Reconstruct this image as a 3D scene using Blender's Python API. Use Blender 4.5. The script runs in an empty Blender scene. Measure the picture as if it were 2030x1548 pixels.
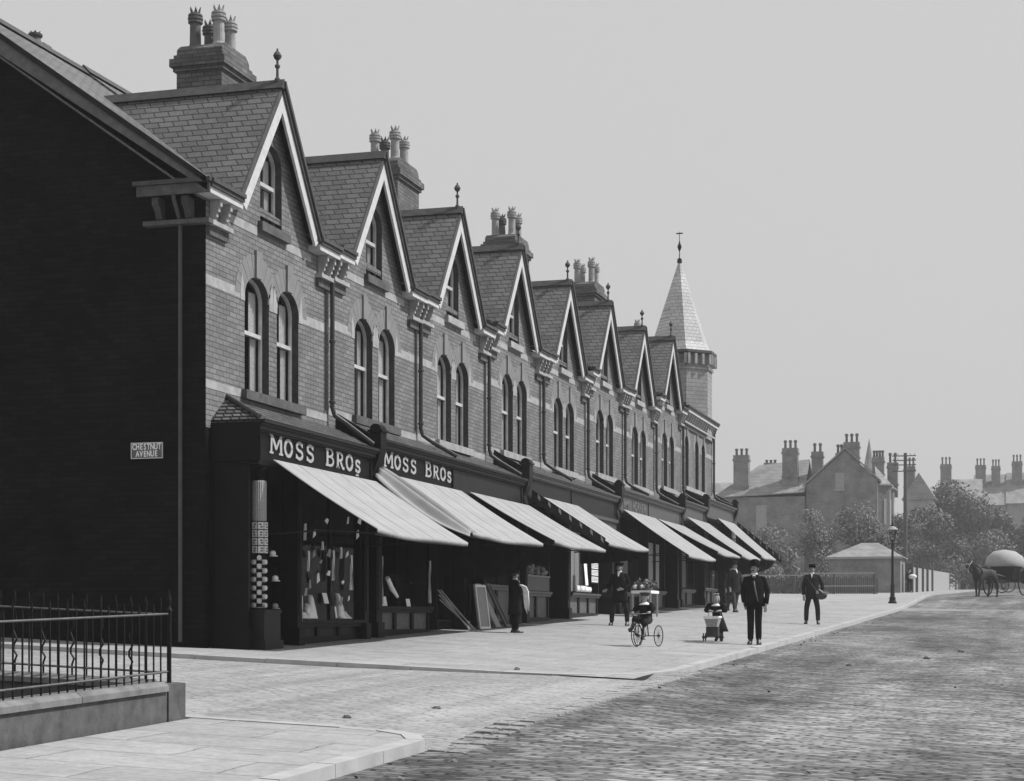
import bpy, bmesh, math, random
from mathutils import Vector, Matrix, Euler
from mathutils.geometry import tessellate_polygon
R = math.radians
sc = bpy.context.scene
# ------------------------------------------------------------------ camera
EYE = (12.193, -24.903, 0.43)
cam = bpy.data.objects.new('camera', bpy.data.cameras.new('camera'))
sc.collection.objects.link(cam)
cam.location = EYE
cam.rotation_euler = (R(90), 0, R(16.2476))
cam.data.sensor_width = 36
cam.data.lens = 36 * 3500 / 2030
cam.data.shift_y = (1230 - 774) / 2030
cam.data.clip_end = 3000
sc.camera = cam
# ------------------------------------------------------------------ world, sun, exposure
SUN_EL, SUN_AZ = 50, 20            # azimuth from +X towards +Y
w = bpy.data.worlds.new('World'); sc.world = w; w.use_nodes = True
nt = w.node_tree; bg = nt.nodes['Background']
sky = nt.nodes.new('ShaderNodeTexSky'); sky.sky_type = 'NISHITA'; sky.sun_disc = False
sky.sun_elevation = R(SUN_EL); sky.sun_rotation = R(90 - SUN_AZ)
sky.dust_density = 5; sky.air_density = 1.5
bw = nt.nodes.new('ShaderNodeRGBToBW')
mr = nt.nodes.new('ShaderNodeMath'); mr.operation = 'MULTIPLY_ADD'   # bleached plate: little tone left in the sky
mr.inputs[1].default_value = 0.10; mr.inputs[2].default_value = 5.75
nt.links.new(sky.outputs[0], bw.inputs[0]); nt.links.new(bw.outputs[0], mr.inputs[0])
nt.links.new(mr.outputs[0], bg.inputs[0]); bg.inputs[1].default_value = 0.1
sl = bpy.data.lights.new('sun', 'SUN'); sl.energy = 5.0; sl.angle = R(0.6); sl.color = (1, 1, 1)
sun = bpy.data.objects.new('sun', sl); sc.collection.objects.link(sun)
tosun = Vector((math.cos(R(SUN_EL)) * math.cos(R(SUN_AZ)), math.cos(R(SUN_EL)) * math.sin(R(SUN_AZ)), math.sin(R(SUN_EL))))
sun.rotation_euler = tosun.to_track_quat('Z', 'Y').to_euler()
sun.location = (30, 10, 40)
sc.view_settings.view_transform = 'Standard'; sc.view_settings.look = 'None'
sc.view_settings.exposure = 0; sc.view_settings.gamma = 1
sc.cycles.max_bounces = 6; sc.cycles.transparent_max_bounces = 12
sc.cycles.volume_bounces = 0
sc.cycles.caustics_reflective = False; sc.cycles.caustics_refractive = False

# ------------------------------------------------------------------ materials
def nmat(name):
    m = bpy.data.materials.new(name); m.use_nodes = True
    t = m.node_tree; b = t.nodes['Principled BSDF']
    return m, t, b
def add(t, typ, **kw):
    n = t.nodes.new(typ)
    for k, v in kw.items(): setattr(n, k, v)
    return n
def gv(v): return (v, v, v, 1)
def ramp(t, src, stops):
    r = add(t, 'ShaderNodeValToRGB'); e = r.color_ramp.elements
    e[0].position, e[0].color = stops[0][0], gv(stops[0][1])
    e[1].position, e[1].color = stops[-1][0], gv(stops[-1][1])
    for p, c in stops[1:-1]:
        x = e.new(p); x.color = gv(c)
    t.links.new(src, r.inputs[0]); return r.outputs[0]
def noise(t, vec, scale, detail=4, rough=.6):
    n = add(t, 'ShaderNodeTexNoise'); n.inputs['Scale'].default_value = scale
    n.inputs['Detail'].default_value = detail; n.inputs['Roughness'].default_value = rough
    t.links.new(vec, n.inputs['Vector']); return n.outputs['Fac']
def mul(t, a, b, fac=1.0, mode='MULTIPLY'):
    m = add(t, 'ShaderNodeMix', data_type='RGBA', blend_type=mode)
    m.inputs[0].default_value = fac
    t.links.new(a, m.inputs[6]); t.links.new(b, m.inputs[7]); return m.outputs[2]
def bump(t, b, h, strength=.3, dist=.02, prev=None):
    n = add(t, 'ShaderNodeBump'); n.inputs['Strength'].default_value = strength; n.inputs['Distance'].default_value = dist
    t.links.new(h, n.inputs['Height'])
    if prev: t.links.new(prev, n.inputs['Normal'])
    t.links.new(n.outputs[0], b.inputs['Normal']); return n.outputs[0]
def plain(name, v, rough=.7, var=.15, scale=6, bumps=.0, spec=.3):
    m, t, b = nmat(name)
    g = add(t, 'ShaderNodeTexCoord').outputs['Object']
    c = ramp(t, noise(t, g, scale, 5), [(.3, v * (1 - var)), (.7, v * (1 + var))])
    t.links.new(c, b.inputs['Base Color'])
    b.inputs['Roughness'].default_value = rough; b.inputs['Specular IOR Level'].default_value = spec
    if bumps: bump(t, b, noise(t, g, scale * 6, 4), bumps, .01)
    return m
def wallvec(t, kz=1.0, world=False):
    tc = add(t, 'ShaderNodeTexCoord'); s = add(t, 'ShaderNodeSeparateXYZ'); t.links.new(tc.outputs['Object'], s.inputs[0])
    a = add(t, 'ShaderNodeMath', operation='ADD'); t.links.new(s.outputs[0], a.inputs[0]); t.links.new(s.outputs[1], a.inputs[1])
    k = add(t, 'ShaderNodeMath', operation='MULTIPLY'); t.links.new(s.outputs[2], k.inputs[0]); k.inputs[1].default_value = kz
    c = add(t, 'ShaderNodeCombineXYZ'); t.links.new(a.outputs[0], c.inputs[0]); t.links.new(k.outputs[0], c.inputs[1])
    return c.outputs[0], tc.outputs['Object']
def bricktex(t, vec, c1, c2, mo, bwid, rh, ms=.006, bias=0., smooth=.1):
    n = add(t, 'ShaderNodeTexBrick'); t.links.new(vec, n.inputs['Vector'])
    n.inputs['Color1'].default_value = gv(c1); n.inputs['Color2'].default_value = gv(c2); n.inputs['Mortar'].default_value = gv(mo)
    n.inputs['Scale'].default_value = 1; n.inputs['Mortar Size'].default_value = ms; n.inputs['Mortar Smooth'].default_value = smooth
    n.inputs['Bias'].default_value = bias; n.inputs['Brick Width'].default_value = bwid; n.inputs['Row Height'].default_value = rh
    return n
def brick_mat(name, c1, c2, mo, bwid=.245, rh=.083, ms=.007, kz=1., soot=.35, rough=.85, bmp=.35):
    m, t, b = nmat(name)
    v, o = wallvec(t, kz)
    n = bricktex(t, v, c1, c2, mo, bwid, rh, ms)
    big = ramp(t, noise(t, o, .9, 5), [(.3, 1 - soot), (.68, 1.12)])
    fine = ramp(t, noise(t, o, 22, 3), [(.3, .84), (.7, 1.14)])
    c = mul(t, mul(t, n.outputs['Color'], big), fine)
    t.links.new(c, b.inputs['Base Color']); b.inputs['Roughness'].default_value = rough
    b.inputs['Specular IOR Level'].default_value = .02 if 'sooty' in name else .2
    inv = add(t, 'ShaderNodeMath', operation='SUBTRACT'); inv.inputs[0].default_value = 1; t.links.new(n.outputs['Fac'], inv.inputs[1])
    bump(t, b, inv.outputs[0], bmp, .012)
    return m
M = {}
M['brick'] = brick_mat('red_brick', .15, .21, .065, soot=.22)
M['brick_sooty'] = brick_mat('sooty_brick', .007, .013, .006, soot=.5)  # near-black base puts the gable end's shade into the brick colour
M['brick_chimney'] = brick_mat('chimney_brick', .10, .17, .055, soot=.4)
M['brick_far'] = brick_mat('distant_brick', .21, .26, .18, soot=.4)  # wall colour lightened to carry distance haze
M['slate'] = brick_mat('slate', .125, .17, .035, .27, .115, .011, 1.0, .25, .6, .5)
M['slate_pale'] = brick_mat('weathered_spire_slate', .44, .52, .25, .3, .14, .012, 1.0, .2, .5, .4)  # base raised so sun glare is painted into the spire
M['slate_far'] = brick_mat('distant_slate', .26, .31, .2, .5, .3, .02, 1.0, .3, .7, .2)  # roof colour lightened for distance haze as well
M['tile'] = brick_mat('small_tiles', .10, .19, .008, .15, .066, .016, 1.0, .3, .55, .8)
M['ridge'] = plain('ridge_tile_clay', .06, .7, .3)
M['stone'] = plain('pale_stone', .31, .85, .22, 5, .2)
M['reveal'] = plain('sooty_reveal_brick', .05, .9, .35, 9, .2)  # darkened to paint the recess shade into the jambs
M['turret'] = brick_mat('turret_stonework', .26, .33, .15, .4, .16, .01, 1.0, .2)
M['stone_mid'] = plain('weathered_stone', .16, .85, .3, 5, .3)
M['stone_dark'] = plain('sooty_stone', .085, .85, .35, 6, .3)  # dark stone; on the eaves return it stands in for shade
M['gauged'] = plain('rubbed_brick', .19, .85, .12, 5, .05)
M['white_paint'] = plain('white_paint', .5, .55, .12, 8)
M['cream_paint'] = plain('old_white_sash_paint', .45, .5, .2, 8)
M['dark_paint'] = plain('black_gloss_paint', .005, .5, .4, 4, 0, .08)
M['shop_paint'] = plain('dark_shop_paint', .015, .5, .3, 4, 0, .12)
M['shop_paint_mid'] = plain('brown_shop_paint', .055, .45, .25, 5, 0, .4)
M['panel'] = plain('grained_panel_paint', .10, .5, .3, 9, .1)
M['iron'] = plain('cast_iron', .008, .5, .3, 12, 0, .15)
M['iron_worn'] = plain('worn_grey_iron', .09, .5, .3, 12, 0, .5)
M['pipe'] = plain('painted_drainpipe', .03, .5, .3, 9, 0, .4)
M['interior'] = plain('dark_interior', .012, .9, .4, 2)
M['pot'] = plain('buff_clay_pot', .28, .8, .25, 7, .1)
M['pot_dark'] = plain('sooted_clay_pot', .1, .8, .3, 7, .1)
M['cloth_white'] = plain('white_cloth', .75, .9, .15, 20, .1)
M['curtain'] = plain('lace_curtain', .62, .9, .2, 30, .2)
M['goods_white'] = plain('bright_linen', .85, .9, .08, 20, .1)
M['goods_paper'] = plain('white_card', .8, .9, .1, 30)
M['paper'] = plain('paper', .6, .9, .15, 40)
M['paper_grey'] = plain('printed_card', .3, .8, .5, 45)
M['letter'] = plain('gilt_lettering', .36, .5, .15, 30)
M['letter_dim'] = plain('faded_lettering', .13, .6, .15, 30)
M['skin'] = plain('skin', .30, .6, .06, 10)
M['hair'] = plain('dark_hair', .02, .6, .3, 40)
M['hair_fair'] = plain('fair_hair', .25, .6, .3, 60)
M['wool_black'] = plain('black_wool', .011, .95, .45, 5, .5, .05)
M['wool_dark'] = plain('charcoal_wool', .022, .95, .45, 5, .5, .05)
M['wool_mid'] = plain('grey_wool', .06, .95, .25, 5, .5, .05)
M['leather'] = plain('boot_leather', .02, .4, .3, 20, .1, .5)
M['leather_bag'] = plain('dusty_bag_leather', .05, .6, .4, 12, .2)
M['horse'] = plain('dark_bay_coat', .015, .6, .3, 9, 0, .3)
M['wood'] = plain('weathered_wood', .09, .8, .3, 12, .2)
M['wood_pale'] = plain('pale_rail_wood', .3, .8, .2, 12, .2)
M['brick_faint'] = brick_mat('pale_gritstone', .3, .36, .24, soot=.3)  # stronger haze lift in the colour of the farthest walls
M['foliage'] = plain('leaves', .11, .7, .5, 3)
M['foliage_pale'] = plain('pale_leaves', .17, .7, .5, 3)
M['bark'] = plain('bark', .06, .9, .3, 8, .3)
M['soil'] = plain('garden_soil', .03, .95, .4, 4, .5)
M['cake'] = plain('stove_enamel', .3, .3, .3, 8)
M['leaf_litter'] = plain('dry_leaves', .12, .9, .4, 5)
m, t, b = nmat('window_glass')
t.nodes.remove(b)
tr = add(t, 'ShaderNodeBsdfTransparent'); tr.inputs[0].default_value = gv(.85)
gl = add(t, 'ShaderNodeBsdfGlossy'); gl.inputs['Roughness'].default_value = .06; gl.inputs['Color'].default_value = gv(.8)
fr = add(t, 'ShaderNodeFresnel'); fr.inputs[0].default_value = 1.45
ms = add(t, 'ShaderNodeMixShader'); fm = add(t, 'ShaderNodeMath', operation='MULTIPLY'); fm.inputs[1].default_value = .05; t.links.new(fr.outputs[0], fm.inputs[0]); t.links.new(fm.outputs[0], ms.inputs[0]); t.links.new(tr.outputs[0], ms.inputs[1]); t.links.new(gl.outputs[0], ms.inputs[2])
t.links.new(ms.outputs[0], t.nodes['Material Output'].inputs[0]); M['glass'] = m

def canvas_mat():
    m, t, b = nmat('awning_canvas')
    o = add(t, 'ShaderNodeTexCoord').outputs['Object']
    mp = add(t, 'ShaderNodeMapping'); mp.inputs['Scale'].default_value = (.8, 5, .8); t.links.new(o, mp.inputs[0])
    c = mul(t, ramp(t, noise(t, mp.outputs[0], 1.6, 5), [(.3, .40), (.65, .47)]), ramp(t, noise(t, o, 3, 5), [(.32, .86), (.6, 1.0)]))
    t.links.new(c, b.inputs['Base Color']); b.inputs['Roughness'].default_value = .9
    b.inputs['Specular IOR Level'].default_value = .1
    bump(t, b, noise(t, mp.outputs[0], 3, 3), .25, .03)
    tl = add(t, 'ShaderNodeBsdfTranslucent'); t.links.new(c, tl.inputs[0]); mx = add(t, 'ShaderNodeMixShader'); mx.inputs[0].default_value = .25
    t.links.new(b.outputs[0], mx.inputs[1]); t.links.new(tl.outputs[0], mx.inputs[2]); t.links.new(mx.outputs[0], t.nodes['Material Output'].inputs[0])
    return m
M['canvas'] = canvas_mat()
M['canvas_seam'] = plain('canvas_seam', .33, .9, .15, 20)
def ground_mat(name, c1, c2, mo, bwid, rh, msz, dirt, bmp=.5, rot=0., dscale=.25, stretch=(1, 1, 1), edge=None):
    m, t, b = nmat(name)
    o = add(t, 'ShaderNodeTexCoord').outputs['Object']
    mp = add(t, 'ShaderNodeMapping'); mp.inputs['Rotation'].default_value = (0, 0, rot); t.links.new(o, mp.inputs[0])
    # wobble so that the joints are not ruled lines
    wn = add(t, 'ShaderNodeTexNoise'); wn.inputs['Scale'].default_value = 2.2; t.links.new(o, wn.inputs['Vector'])
    wv = add(t, 'ShaderNodeVectorMath', operation='MULTIPLY_ADD'); wv.inputs[1].default_value = (.12, .06, 0)
    t.links.new(wn.outputs['Color'], wv.inputs[0]); t.links.new(mp.outputs[0], wv.inputs[2])
    n = bricktex(t, wv.outputs[0], c1, c2, mo, bwid, rh, msz, 0, .35)
    st = add(t, 'ShaderNodeMapping'); st.inputs['Scale'].default_value = stretch; t.links.new(o, st.inputs[0])
    d = ramp(t, noise(t, st.outputs[0], dscale, 6, .65), dirt)
    f = ramp(t, noise(t, o, 14, 4, .7), [(.3, .82), (.7, 1.12)])
    f2 = ramp(t, noise(t, o, 2.3, 5, .7), [(.3, .85), (.7, 1.1)])
    sm_ = add(t, 'ShaderNodeMapping'); sm_.inputs['Scale'].default_value = (.9, 5., 1); t.links.new(o, sm_.inputs[0])
    f3 = ramp(t, noise(t, sm_.outputs[0], 1.3, 5, .72), [(.27, .5), (.38, .96), (.8, 1.06)]); f2 = mul(t, f2, f3)
    c = mul(t, mul(t, mul(t, n.outputs['Color'], d), f), f2)
    t.links.new(c, b.inputs['Base Color']); b.inputs['Roughness'].default_value = .9; b.inputs['Specular IOR Level'].default_value = .15
    inv = add(t, 'ShaderNodeMath', operation='SUBTRACT'); inv.inputs[0].default_value = 1; t.links.new(n.outputs['Fac'], inv.inputs[1])
    b1 = bump(t, b, inv.outputs[0], bmp, .02)
    bump(t, b, noise(t, o, 25, 4, .7), bmp * .6, .012, b1)
    return m
def sett_mat(name, lo, hi, joint, dirt, dsc, rnd_=.55, amp=1.):
    m, t, b = nmat(name)
    o = add(t, 'ShaderNodeTexCoord').outputs['Object']
    wn = add(t, 'ShaderNodeTexNoise'); wn.inputs['Scale'].default_value = 1.1; wn.inputs['Detail'].default_value = 3; t.links.new(o, wn.inputs['Vector'])
    wv = add(t, 'ShaderNodeVectorMath', operation='MULTIPLY_ADD'); wv.inputs[1].default_value = (.22, .16, 0); t.links.new(wn.outputs['Color'], wv.inputs[0]); t.links.new(o, wv.inputs[2])
    mp = add(t, 'ShaderNodeMapping'); mp.inputs['Scale'].default_value = (1 / .23, 1 / .125, 0); t.links.new(wv.outputs[0], mp.inputs[0])
    sep = add(t, 'ShaderNodeSeparateXYZ'); t.links.new(mp.outputs[0], sep.inputs[0])
    fl = add(t, 'ShaderNodeMath', operation='FLOOR'); t.links.new(sep.outputs[1], fl.inputs[0])      # each course slid by half a sett and a bit
    sh = add(t, 'ShaderNodeMath', operation='MULTIPLY_ADD'); sh.inputs[1].default_value = .47; t.links.new(fl.outputs[0], sh.inputs[0]); t.links.new(sep.outputs[0], sh.inputs[2])
    cb = add(t, 'ShaderNodeCombineXYZ'); t.links.new(sh.outputs[0], cb.inputs[0]); t.links.new(sep.outputs[1], cb.inputs[1])
    vo = add(t, 'ShaderNodeTexVoronoi'); vo.voronoi_dimensions = '2D'; vo.inputs['Scale'].default_value = 1; vo.inputs['Randomness'].default_value = rnd_; t.links.new(cb.outputs[0], vo.inputs['Vector'])
    ve = add(t, 'ShaderNodeTexVoronoi'); ve.voronoi_dimensions = '2D'; ve.feature = 'DISTANCE_TO_EDGE'; ve.inputs['Scale'].default_value = 1; ve.inputs['Randomness'].default_value = rnd_; t.links.new(cb.outputs[0], ve.inputs['Vector'])
    cs = add(t, 'ShaderNodeSeparateColor'); t.links.new(vo.outputs['Color'], cs.inputs[0])
    stone = ramp(t, cs.outputs[0], [(0, lo), (1, hi)])
    grit = noise(t, o, 1.7, 6, .7)
    ed0 = ramp(t, ve.outputs['Distance'], [(.02, joint), (.16, 1.0)])
    cov = add(t, 'ShaderNodeMix', data_type='RGBA', blend_type='MIX'); cf = ramp(t, grit, [(.42, 0.), (.62, .85)])
    t.links.new(cf, cov.inputs[0]); t.links.new(ed0, cov.inputs[6]); cov.inputs[7].default_value = gv(.92)
    st = add(t, 'ShaderNodeMapping'); st.inputs['Scale'].default_value = (1.0, .35, 1); t.links.new(o, st.inputs[0])
    d = ramp(t, noise(t, st.outputs[0], dsc, 7, .68), dirt)
    tk = add(t, 'ShaderNodeMapping'); tk.inputs['Scale'].default_value = (2.4, .05, 1); t.links.new(wv.outputs[0], tk.inputs[0])
    d2 = ramp(t, noise(t, tk.outputs[0], 1.0, 4, .6), [(.35, .82), (.62, 1.08)])
    sp = ramp(t, noise(t, o, 9, 5, .75), [(.30, .55), (.42, .95), (.75, 1.12)])
    fi = ramp(t, noise(t, o, 60, 3, .7), [(.3, .8), (.7, 1.15)])
    c = mul(t, mul(t, mul(t, mul(t, mul(t, stone, cov.outputs[2]), d), d2), sp), fi)
    t.links.new(c, b.inputs['Base Color']); b.inputs['Roughness'].default_value = .85; b.inputs['Specular IOR Level'].default_value = .15
    b1 = bump(t, b, ed0, .7 * amp, .03); b2 = bump(t, b, cs.outputs[1], .35 * amp, .02, b1); bump(t, b, noise(t, o, 30, 4, .7), .4, .012, b2)
    return m
M['setts'] = sett_mat('granite_setts', .15, .41, .26, [(.38, .34), (.48, .62), (.6, 1.0)], .27)
M['setts_pale'] = sett_mat('dusty_setts', .29, .37, .6, [(.3, .8), (.6, 1.04)], .4, .5, .5)
M['flags'] = ground_mat('york_flags', .31, .355, .19, 1.5, .75, .012, [(.3, .86), (.6, 1.03)], .25, 0, .4, (1, 2, 1))
M['kerb'] = plain('kerb_stone', .36, .85, .15, 3, .25)
M['earth'] = plain('bare_ground', .22, .95, .3, .4, .3)

# ------------------------------------------------------------------ helpers
def each(mb, per, name, mat, parent):
    """builds every 'per' vertices of mb as a part of its own"""
    fi = 0
    for i in range(0, len(mb.v), per):
        q = MB(); q.v = mb.v[i:i + per]; q.f = [tuple(k - i for k in f) for f in mb.f if i <= f[0] < i + per]; q.build(name, mat, parent)
class MB:
    def __init__(s): s.v = []; s.f = []
    def poly(s, pts):
        i = len(s.v); s.v += [tuple(p) for p in pts]; s.f.append(tuple(range(i, i + len(pts)))); return s
    def box(s, x0, x1, y0, y1, z0, z1):
        if x0 > x1: x0, x1 = x1, x0
        if y0 > y1: y0, y1 = y1, y0
        if z0 > z1: z0, z1 = z1, z0
        return s.hexa([(x0, y0, z0), (x1, y0, z0), (x1, y1, z0), (x0, y1, z0), (x0, y0, z1), (x1, y0, z1), (x1, y1, z1), (x0, y1, z1)])
    def hexa(s, p):
        i = len(s.v); s.v += [tuple(q) for q in p]
        for f in ((0, 3, 2, 1), (4, 5, 6, 7), (0, 1, 5, 4), (1, 2, 6, 5), (2, 3, 7, 6), (3, 0, 4, 7)): s.f.append(tuple(i + k for k in f))
        return s
    def prism(s, poly, d):
        """poly: 3-D points, d: extrusion vector"""
        d = Vector(d); n = len(poly); i = len(s.v)
        s.v += [tuple(p) for p in poly] + [tuple(Vector(p) + d) for p in poly]
        s.f.append(tuple(range(i, i + n))[::-1]); s.f.append(tuple(range(i + n, i + 2 * n)))
        for k in range(n): s.f.append((i + k, i + (k + 1) % n, i + n + (k + 1) % n, i + n + k))
        return s
    def tube(s, path, r, n=8, caps=True):
        path = [Vector(p) for p in path]; rr = r if isinstance(r, list) else [r] * len(path)
        i0 = len(s.v); prev = None
        for k, p in enumerate(path):
            d = (path[min(k + 1, len(path) - 1)] - path[max(k - 1, 0)])
            if d.length < 1e-9: d = Vector((0, 0, 1))
            d.normalize()
            if prev is None:
                a = d.cross(Vector((0, 0, 1)) if abs(d.z) < .9 else Vector((1, 0, 0))).normalized()
            else:
                a = (prev - d * prev.dot(d)).normalized()
            prev = a; bb = d.cross(a)
            q = rr[k]; qa, qb = (q if isinstance(q, tuple) else (q, q))
            for j in range(n):
                an = 2 * math.pi * j / n
                s.v.append(tuple(p + a * math.cos(an) * qa + bb * math.sin(an) * qb))
        for k in range(len(path) - 1):
            for j in range(n):
                s.f.append((i0 + k * n + j, i0 + k * n + (j + 1) % n, i0 + (k + 1) * n + (j + 1) % n, i0 + (k + 1) * n + j))
        if caps:
            s.f.append(tuple(i0 + j for j in range(n))[::-1]); s.f.append(tuple(i0 + (len(path) - 1) * n + j for j in range(n)))
        return s
    def loft(s, rings, n=16, caps=True):
        """rings: (cx, cy, z, rx, ry)"""
        i0 = len(s.v)
        for (cx, cy, z, rx, ry) in rings:
            for j in range(n):
                a = 2 * math.pi * j / n; s.v.append((cx + rx * math.cos(a), cy + ry * math.sin(a), z))
        for k in range(len(rings) - 1):
            for j in range(n):
                s.f.append((i0 + k * n + j, i0 + k * n + (j + 1) % n, i0 + (k + 1) * n + (j + 1) % n, i0 + (k + 1) * n + j))
        if caps:
            s.f.append(tuple(i0 + j for j in range(n))[::-1]); s.f.append(tuple(i0 + (len(rings) - 1) * n + j for j in range(n)))
        return s
    def lathe(s, c, prof, n=12):
        return s.loft([(c[0], c[1], c[2] + z, r, r) for r, z in prof], n)
    def ball(s, c, rx, ry=None, rz=None, n=10, m=7):
        ry = rx if ry is None else ry; rz = rx if rz is None else rz
        return s.loft([(c[0], c[1], c[2] - rz * math.cos(math.pi * k / m), max(rx * math.sin(math.pi * k / m), 1e-4), max(ry * math.sin(math.pi * k / m), 1e-4)) for k in range(m + 1)], n)
    def wheel(s, c, r, tr, ax, n=24, k=6):
        """torus of radius r, tube tr, axle direction ax"""
        ax = Vector(ax).normalized(); a = ax.cross(Vector((0, 0, 1))).normalized(); b2 = ax.cross(a); i0 = len(s.v); c = Vector(c)
        for j in range(n):
            an = 2 * math.pi * j / n; d = a * math.cos(an) + b2 * math.sin(an)
            for q in range(k):
                t2 = 2 * math.pi * q / k; s.v.append(tuple(c + d * (r + tr * math.cos(t2)) + ax * tr * math.sin(t2)))
        for j in range(n):
            for q in range(k):
                s.f.append((i0 + j * k + q, i0 + j * k + (q + 1) % k, i0 + ((j + 1) % n) * k + (q + 1) % k, i0 + ((j + 1) % n) * k + q))
        return s
    def xf(s, mat, start=0):
        for i in range(start, len(s.v)): s.v[i] = tuple(mat @ Vector(s.v[i]))
        return s
    def build(s, name, mat, parent=None, org=None, smooth=False, **tagkw):
        o3 = Vector(org) if org is not None else (Vector(parent['_o']) if parent is not None and '_o' in parent else Vector((0, 0, 0)))
        me = bpy.data.meshes.new(name); me.from_pydata([tuple(Vector(p) - o3) for p in s.v], [], s.f); me.validate()
        me.materials.append(M[mat] if isinstance(mat, str) else mat)
        bm = bmesh.new(); bm.from_mesh(me); bmesh.ops.recalc_face_normals(bm, faces=bm.faces); bm.to_mesh(me); bm.free()
        if smooth:
            for p in me.polygons: p.use_smooth = True
        ob = bpy.data.objects.new(name, me); sc.collection.objects.link(ob)
        if parent is not None: ob.parent = parent; ob['_o'] = tuple(o3) if parent.type != 'EMPTY' or True else 0
        else: ob.location = o3; ob['_o'] = tuple(o3)
        if tagkw: tag(ob, **tagkw)
        return ob
def tag(o, label=None, cat=None, group=None, kind=None):
    if label: o['label'] = label
    if cat: o['category'] = cat
    if group: o['group'] = group
    if kind: o['kind'] = kind
    return o
def thing(name, loc, label, cat, group=None, rz=0):
    o = bpy.data.objects.new(name, None); sc.collection.objects.link(o); o.location = loc; o.rotation_euler = (0, 0, rz)
    o.empty_display_size = .2; o['_o'] = tuple(loc) if rz == 0 else (0., 0., 0.)
    return tag(o, label, cat, group)
def sm(x, a, b):
    t = min(1, max(0, (x - a) / (b - a))); return t * t * (3 - 2 * t)
def G(X, Y):      # pavement level
    k = 1 - sm(Y, 46, 76)
    g = .0255 * Y if Y < 74 else .0255 * 74 + .019 * (Y - 74)
    return g - .045 * k * max(X, -30) - .012 * (1 - k) * 0 * X
RD = -.095          # road below pavement
def roadoff(x, y):   # the kerb dips where the side road comes in
    d = sm(y, -10.4, -8.2) * (1 - sm(y, .2, 2.6))
    return (RD + .05 * math.sin(max(0, min(1, (x - 7.25) / 10.2)) * math.pi)) * (1 - .86 * d * (1 - sm(x, 7.25, 9.6)))
def camrot(x, y): return math.atan2(EYE[0] - x, y - EYE[1])

# ------------------------------------------------------------------ ground
def sheet(name, xs, ys, off, mat, label=None):
    m = MB()
    for y in ys:
        for x in xs: m.v.append((x, y, G(x, y) + (off(x, y) if callable(off) else off)))
    n = len(xs)
    for j in range(len(ys) - 1):
        for i in range(n - 1): m.f.append((j * n + i, j * n + i + 1, (j + 1) * n + i + 1, (j + 1) * n + i))
    return m.build(name, mat, smooth=True, kind='structure')
def fr_(a, b, n): return [a + (b - a) * i / n for i in range(n + 1)]
YS = fr_(-30, 44, 12) + fr_(46, 80, 12) + fr_(90, 200, 8) + [260, 400, 900, 1800]
sheet('ground', [-900, -300, -100, -60, -30, -20, 0, 20, 40, 100, 400, 1000], [-200, -60, -30, 0, 44, 60, 80, 120, 200, 400, 900, 2200], -.20, 'earth')
rk = 7.25
sheet('road', [rk, 7.8, 8.4, 9, 10, 11, 13, 15, 17.5], fr_(-30, -12, 4) + fr_(-11, 4, 20) + [v for v in YS[:-3] if v > 4.5], roadoff, 'setts')
sheet('side_road', fr_(-60, 0, 6) + [3, 5, 6, 6.6, rk + .03], [-10.6, -9.9, -8, -6, -4, -1.65], lambda x, y: -.012 - .045 * sm(y, -8, -1.7) * (1 - sm(x, 3.0, 6.2)) + (roadoff(rk, y) + .015) * sm(x, 5.6, rk) + .02 * math.sin((y + 9.9) / 8.25 * math.pi) * (1 if x < 6 and y > -9.9 else 0), 'setts_pale')
def slab(name, x0, x1, y0, y1, mat='flags', ny=10, off=0., skirt=.3):
    m = MB(); ys = fr_(y0, y1, ny); xs = fr_(x0, x1, 2)
    for a, b in zip(ys[:-1], ys[1:]):
        for c, d in zip(xs[:-1], xs[1:]): m.poly([(c, a, G(c, a) + off), (d, a, G(d, a) + off), (d, b, G(d, b) + off), (c, b, G(c, b) + off)])
    return m.build(name, mat, kind='structure')
slab('pavement', -60, rk - .16, -1.50, 62, ny=30)
slab('pavement', -40, rk - .16, 62, 200, ny=14)
slab('pavement', 4.78, rk - .16, -30, -10.05, ny=6)
slab('pavement', 17.66, 24, -30, 200, ny=20)
def kerb_run(pts, wdt=.16, n=1.0, inward=1):
    """kerb stones butted end to end: one object, tops a hair proud of the flags"""
    m = MB(); rnd = random.Random(3)
    for a, b in zip(pts[:-1], pts[1:]):
        a = Vector(a); b = Vector(b); L = (b - a).length; d = (b - a) / L; nn = Vector((-d.y, d.x)) * inward
        k = max(1, int(L / n))
        for i in range(k):
            p = a + d * (L * i / k + .004); q = a + d * (L * (i + 1) / k - .004)
            j = rnd.uniform(-.004, .006); off = [Vector((0, 0)), nn * wdt]
            pts4 = [p, q, q + nn * wdt, p + nn * wdt]
            m.hexa([(v.x, v.y, G(v.x, v.y) - .3) for v in pts4] + [(v.x, v.y, G(v.x, v.y) + .006 + j) for v in pts4])
    return m.build('kerb', 'kerb', kind='structure')
kerb_run([(rk, 1.2), (rk, 190)], n=1.1)
kerb_run([(rk - .75, -1.25), (rk - .25, -.45), (rk - .03, .4), (rk, 1.2)], n=.8)
kerb_run([(-60, -1.66), (rk - 2.2, -1.66), (rk - 1.3, -1.55), (rk - .75, -1.25)], n=1.1)
kerb_run([(rk, -30), (rk, -10.6), (rk - .2, -10.2), (rk - .55, -9.98), (rk - 1.0, -9.9), (-60, -9.9)], n=1.0)
kerb_run([(17.5, 190), (17.5, -30)], n=1.1)
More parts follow.
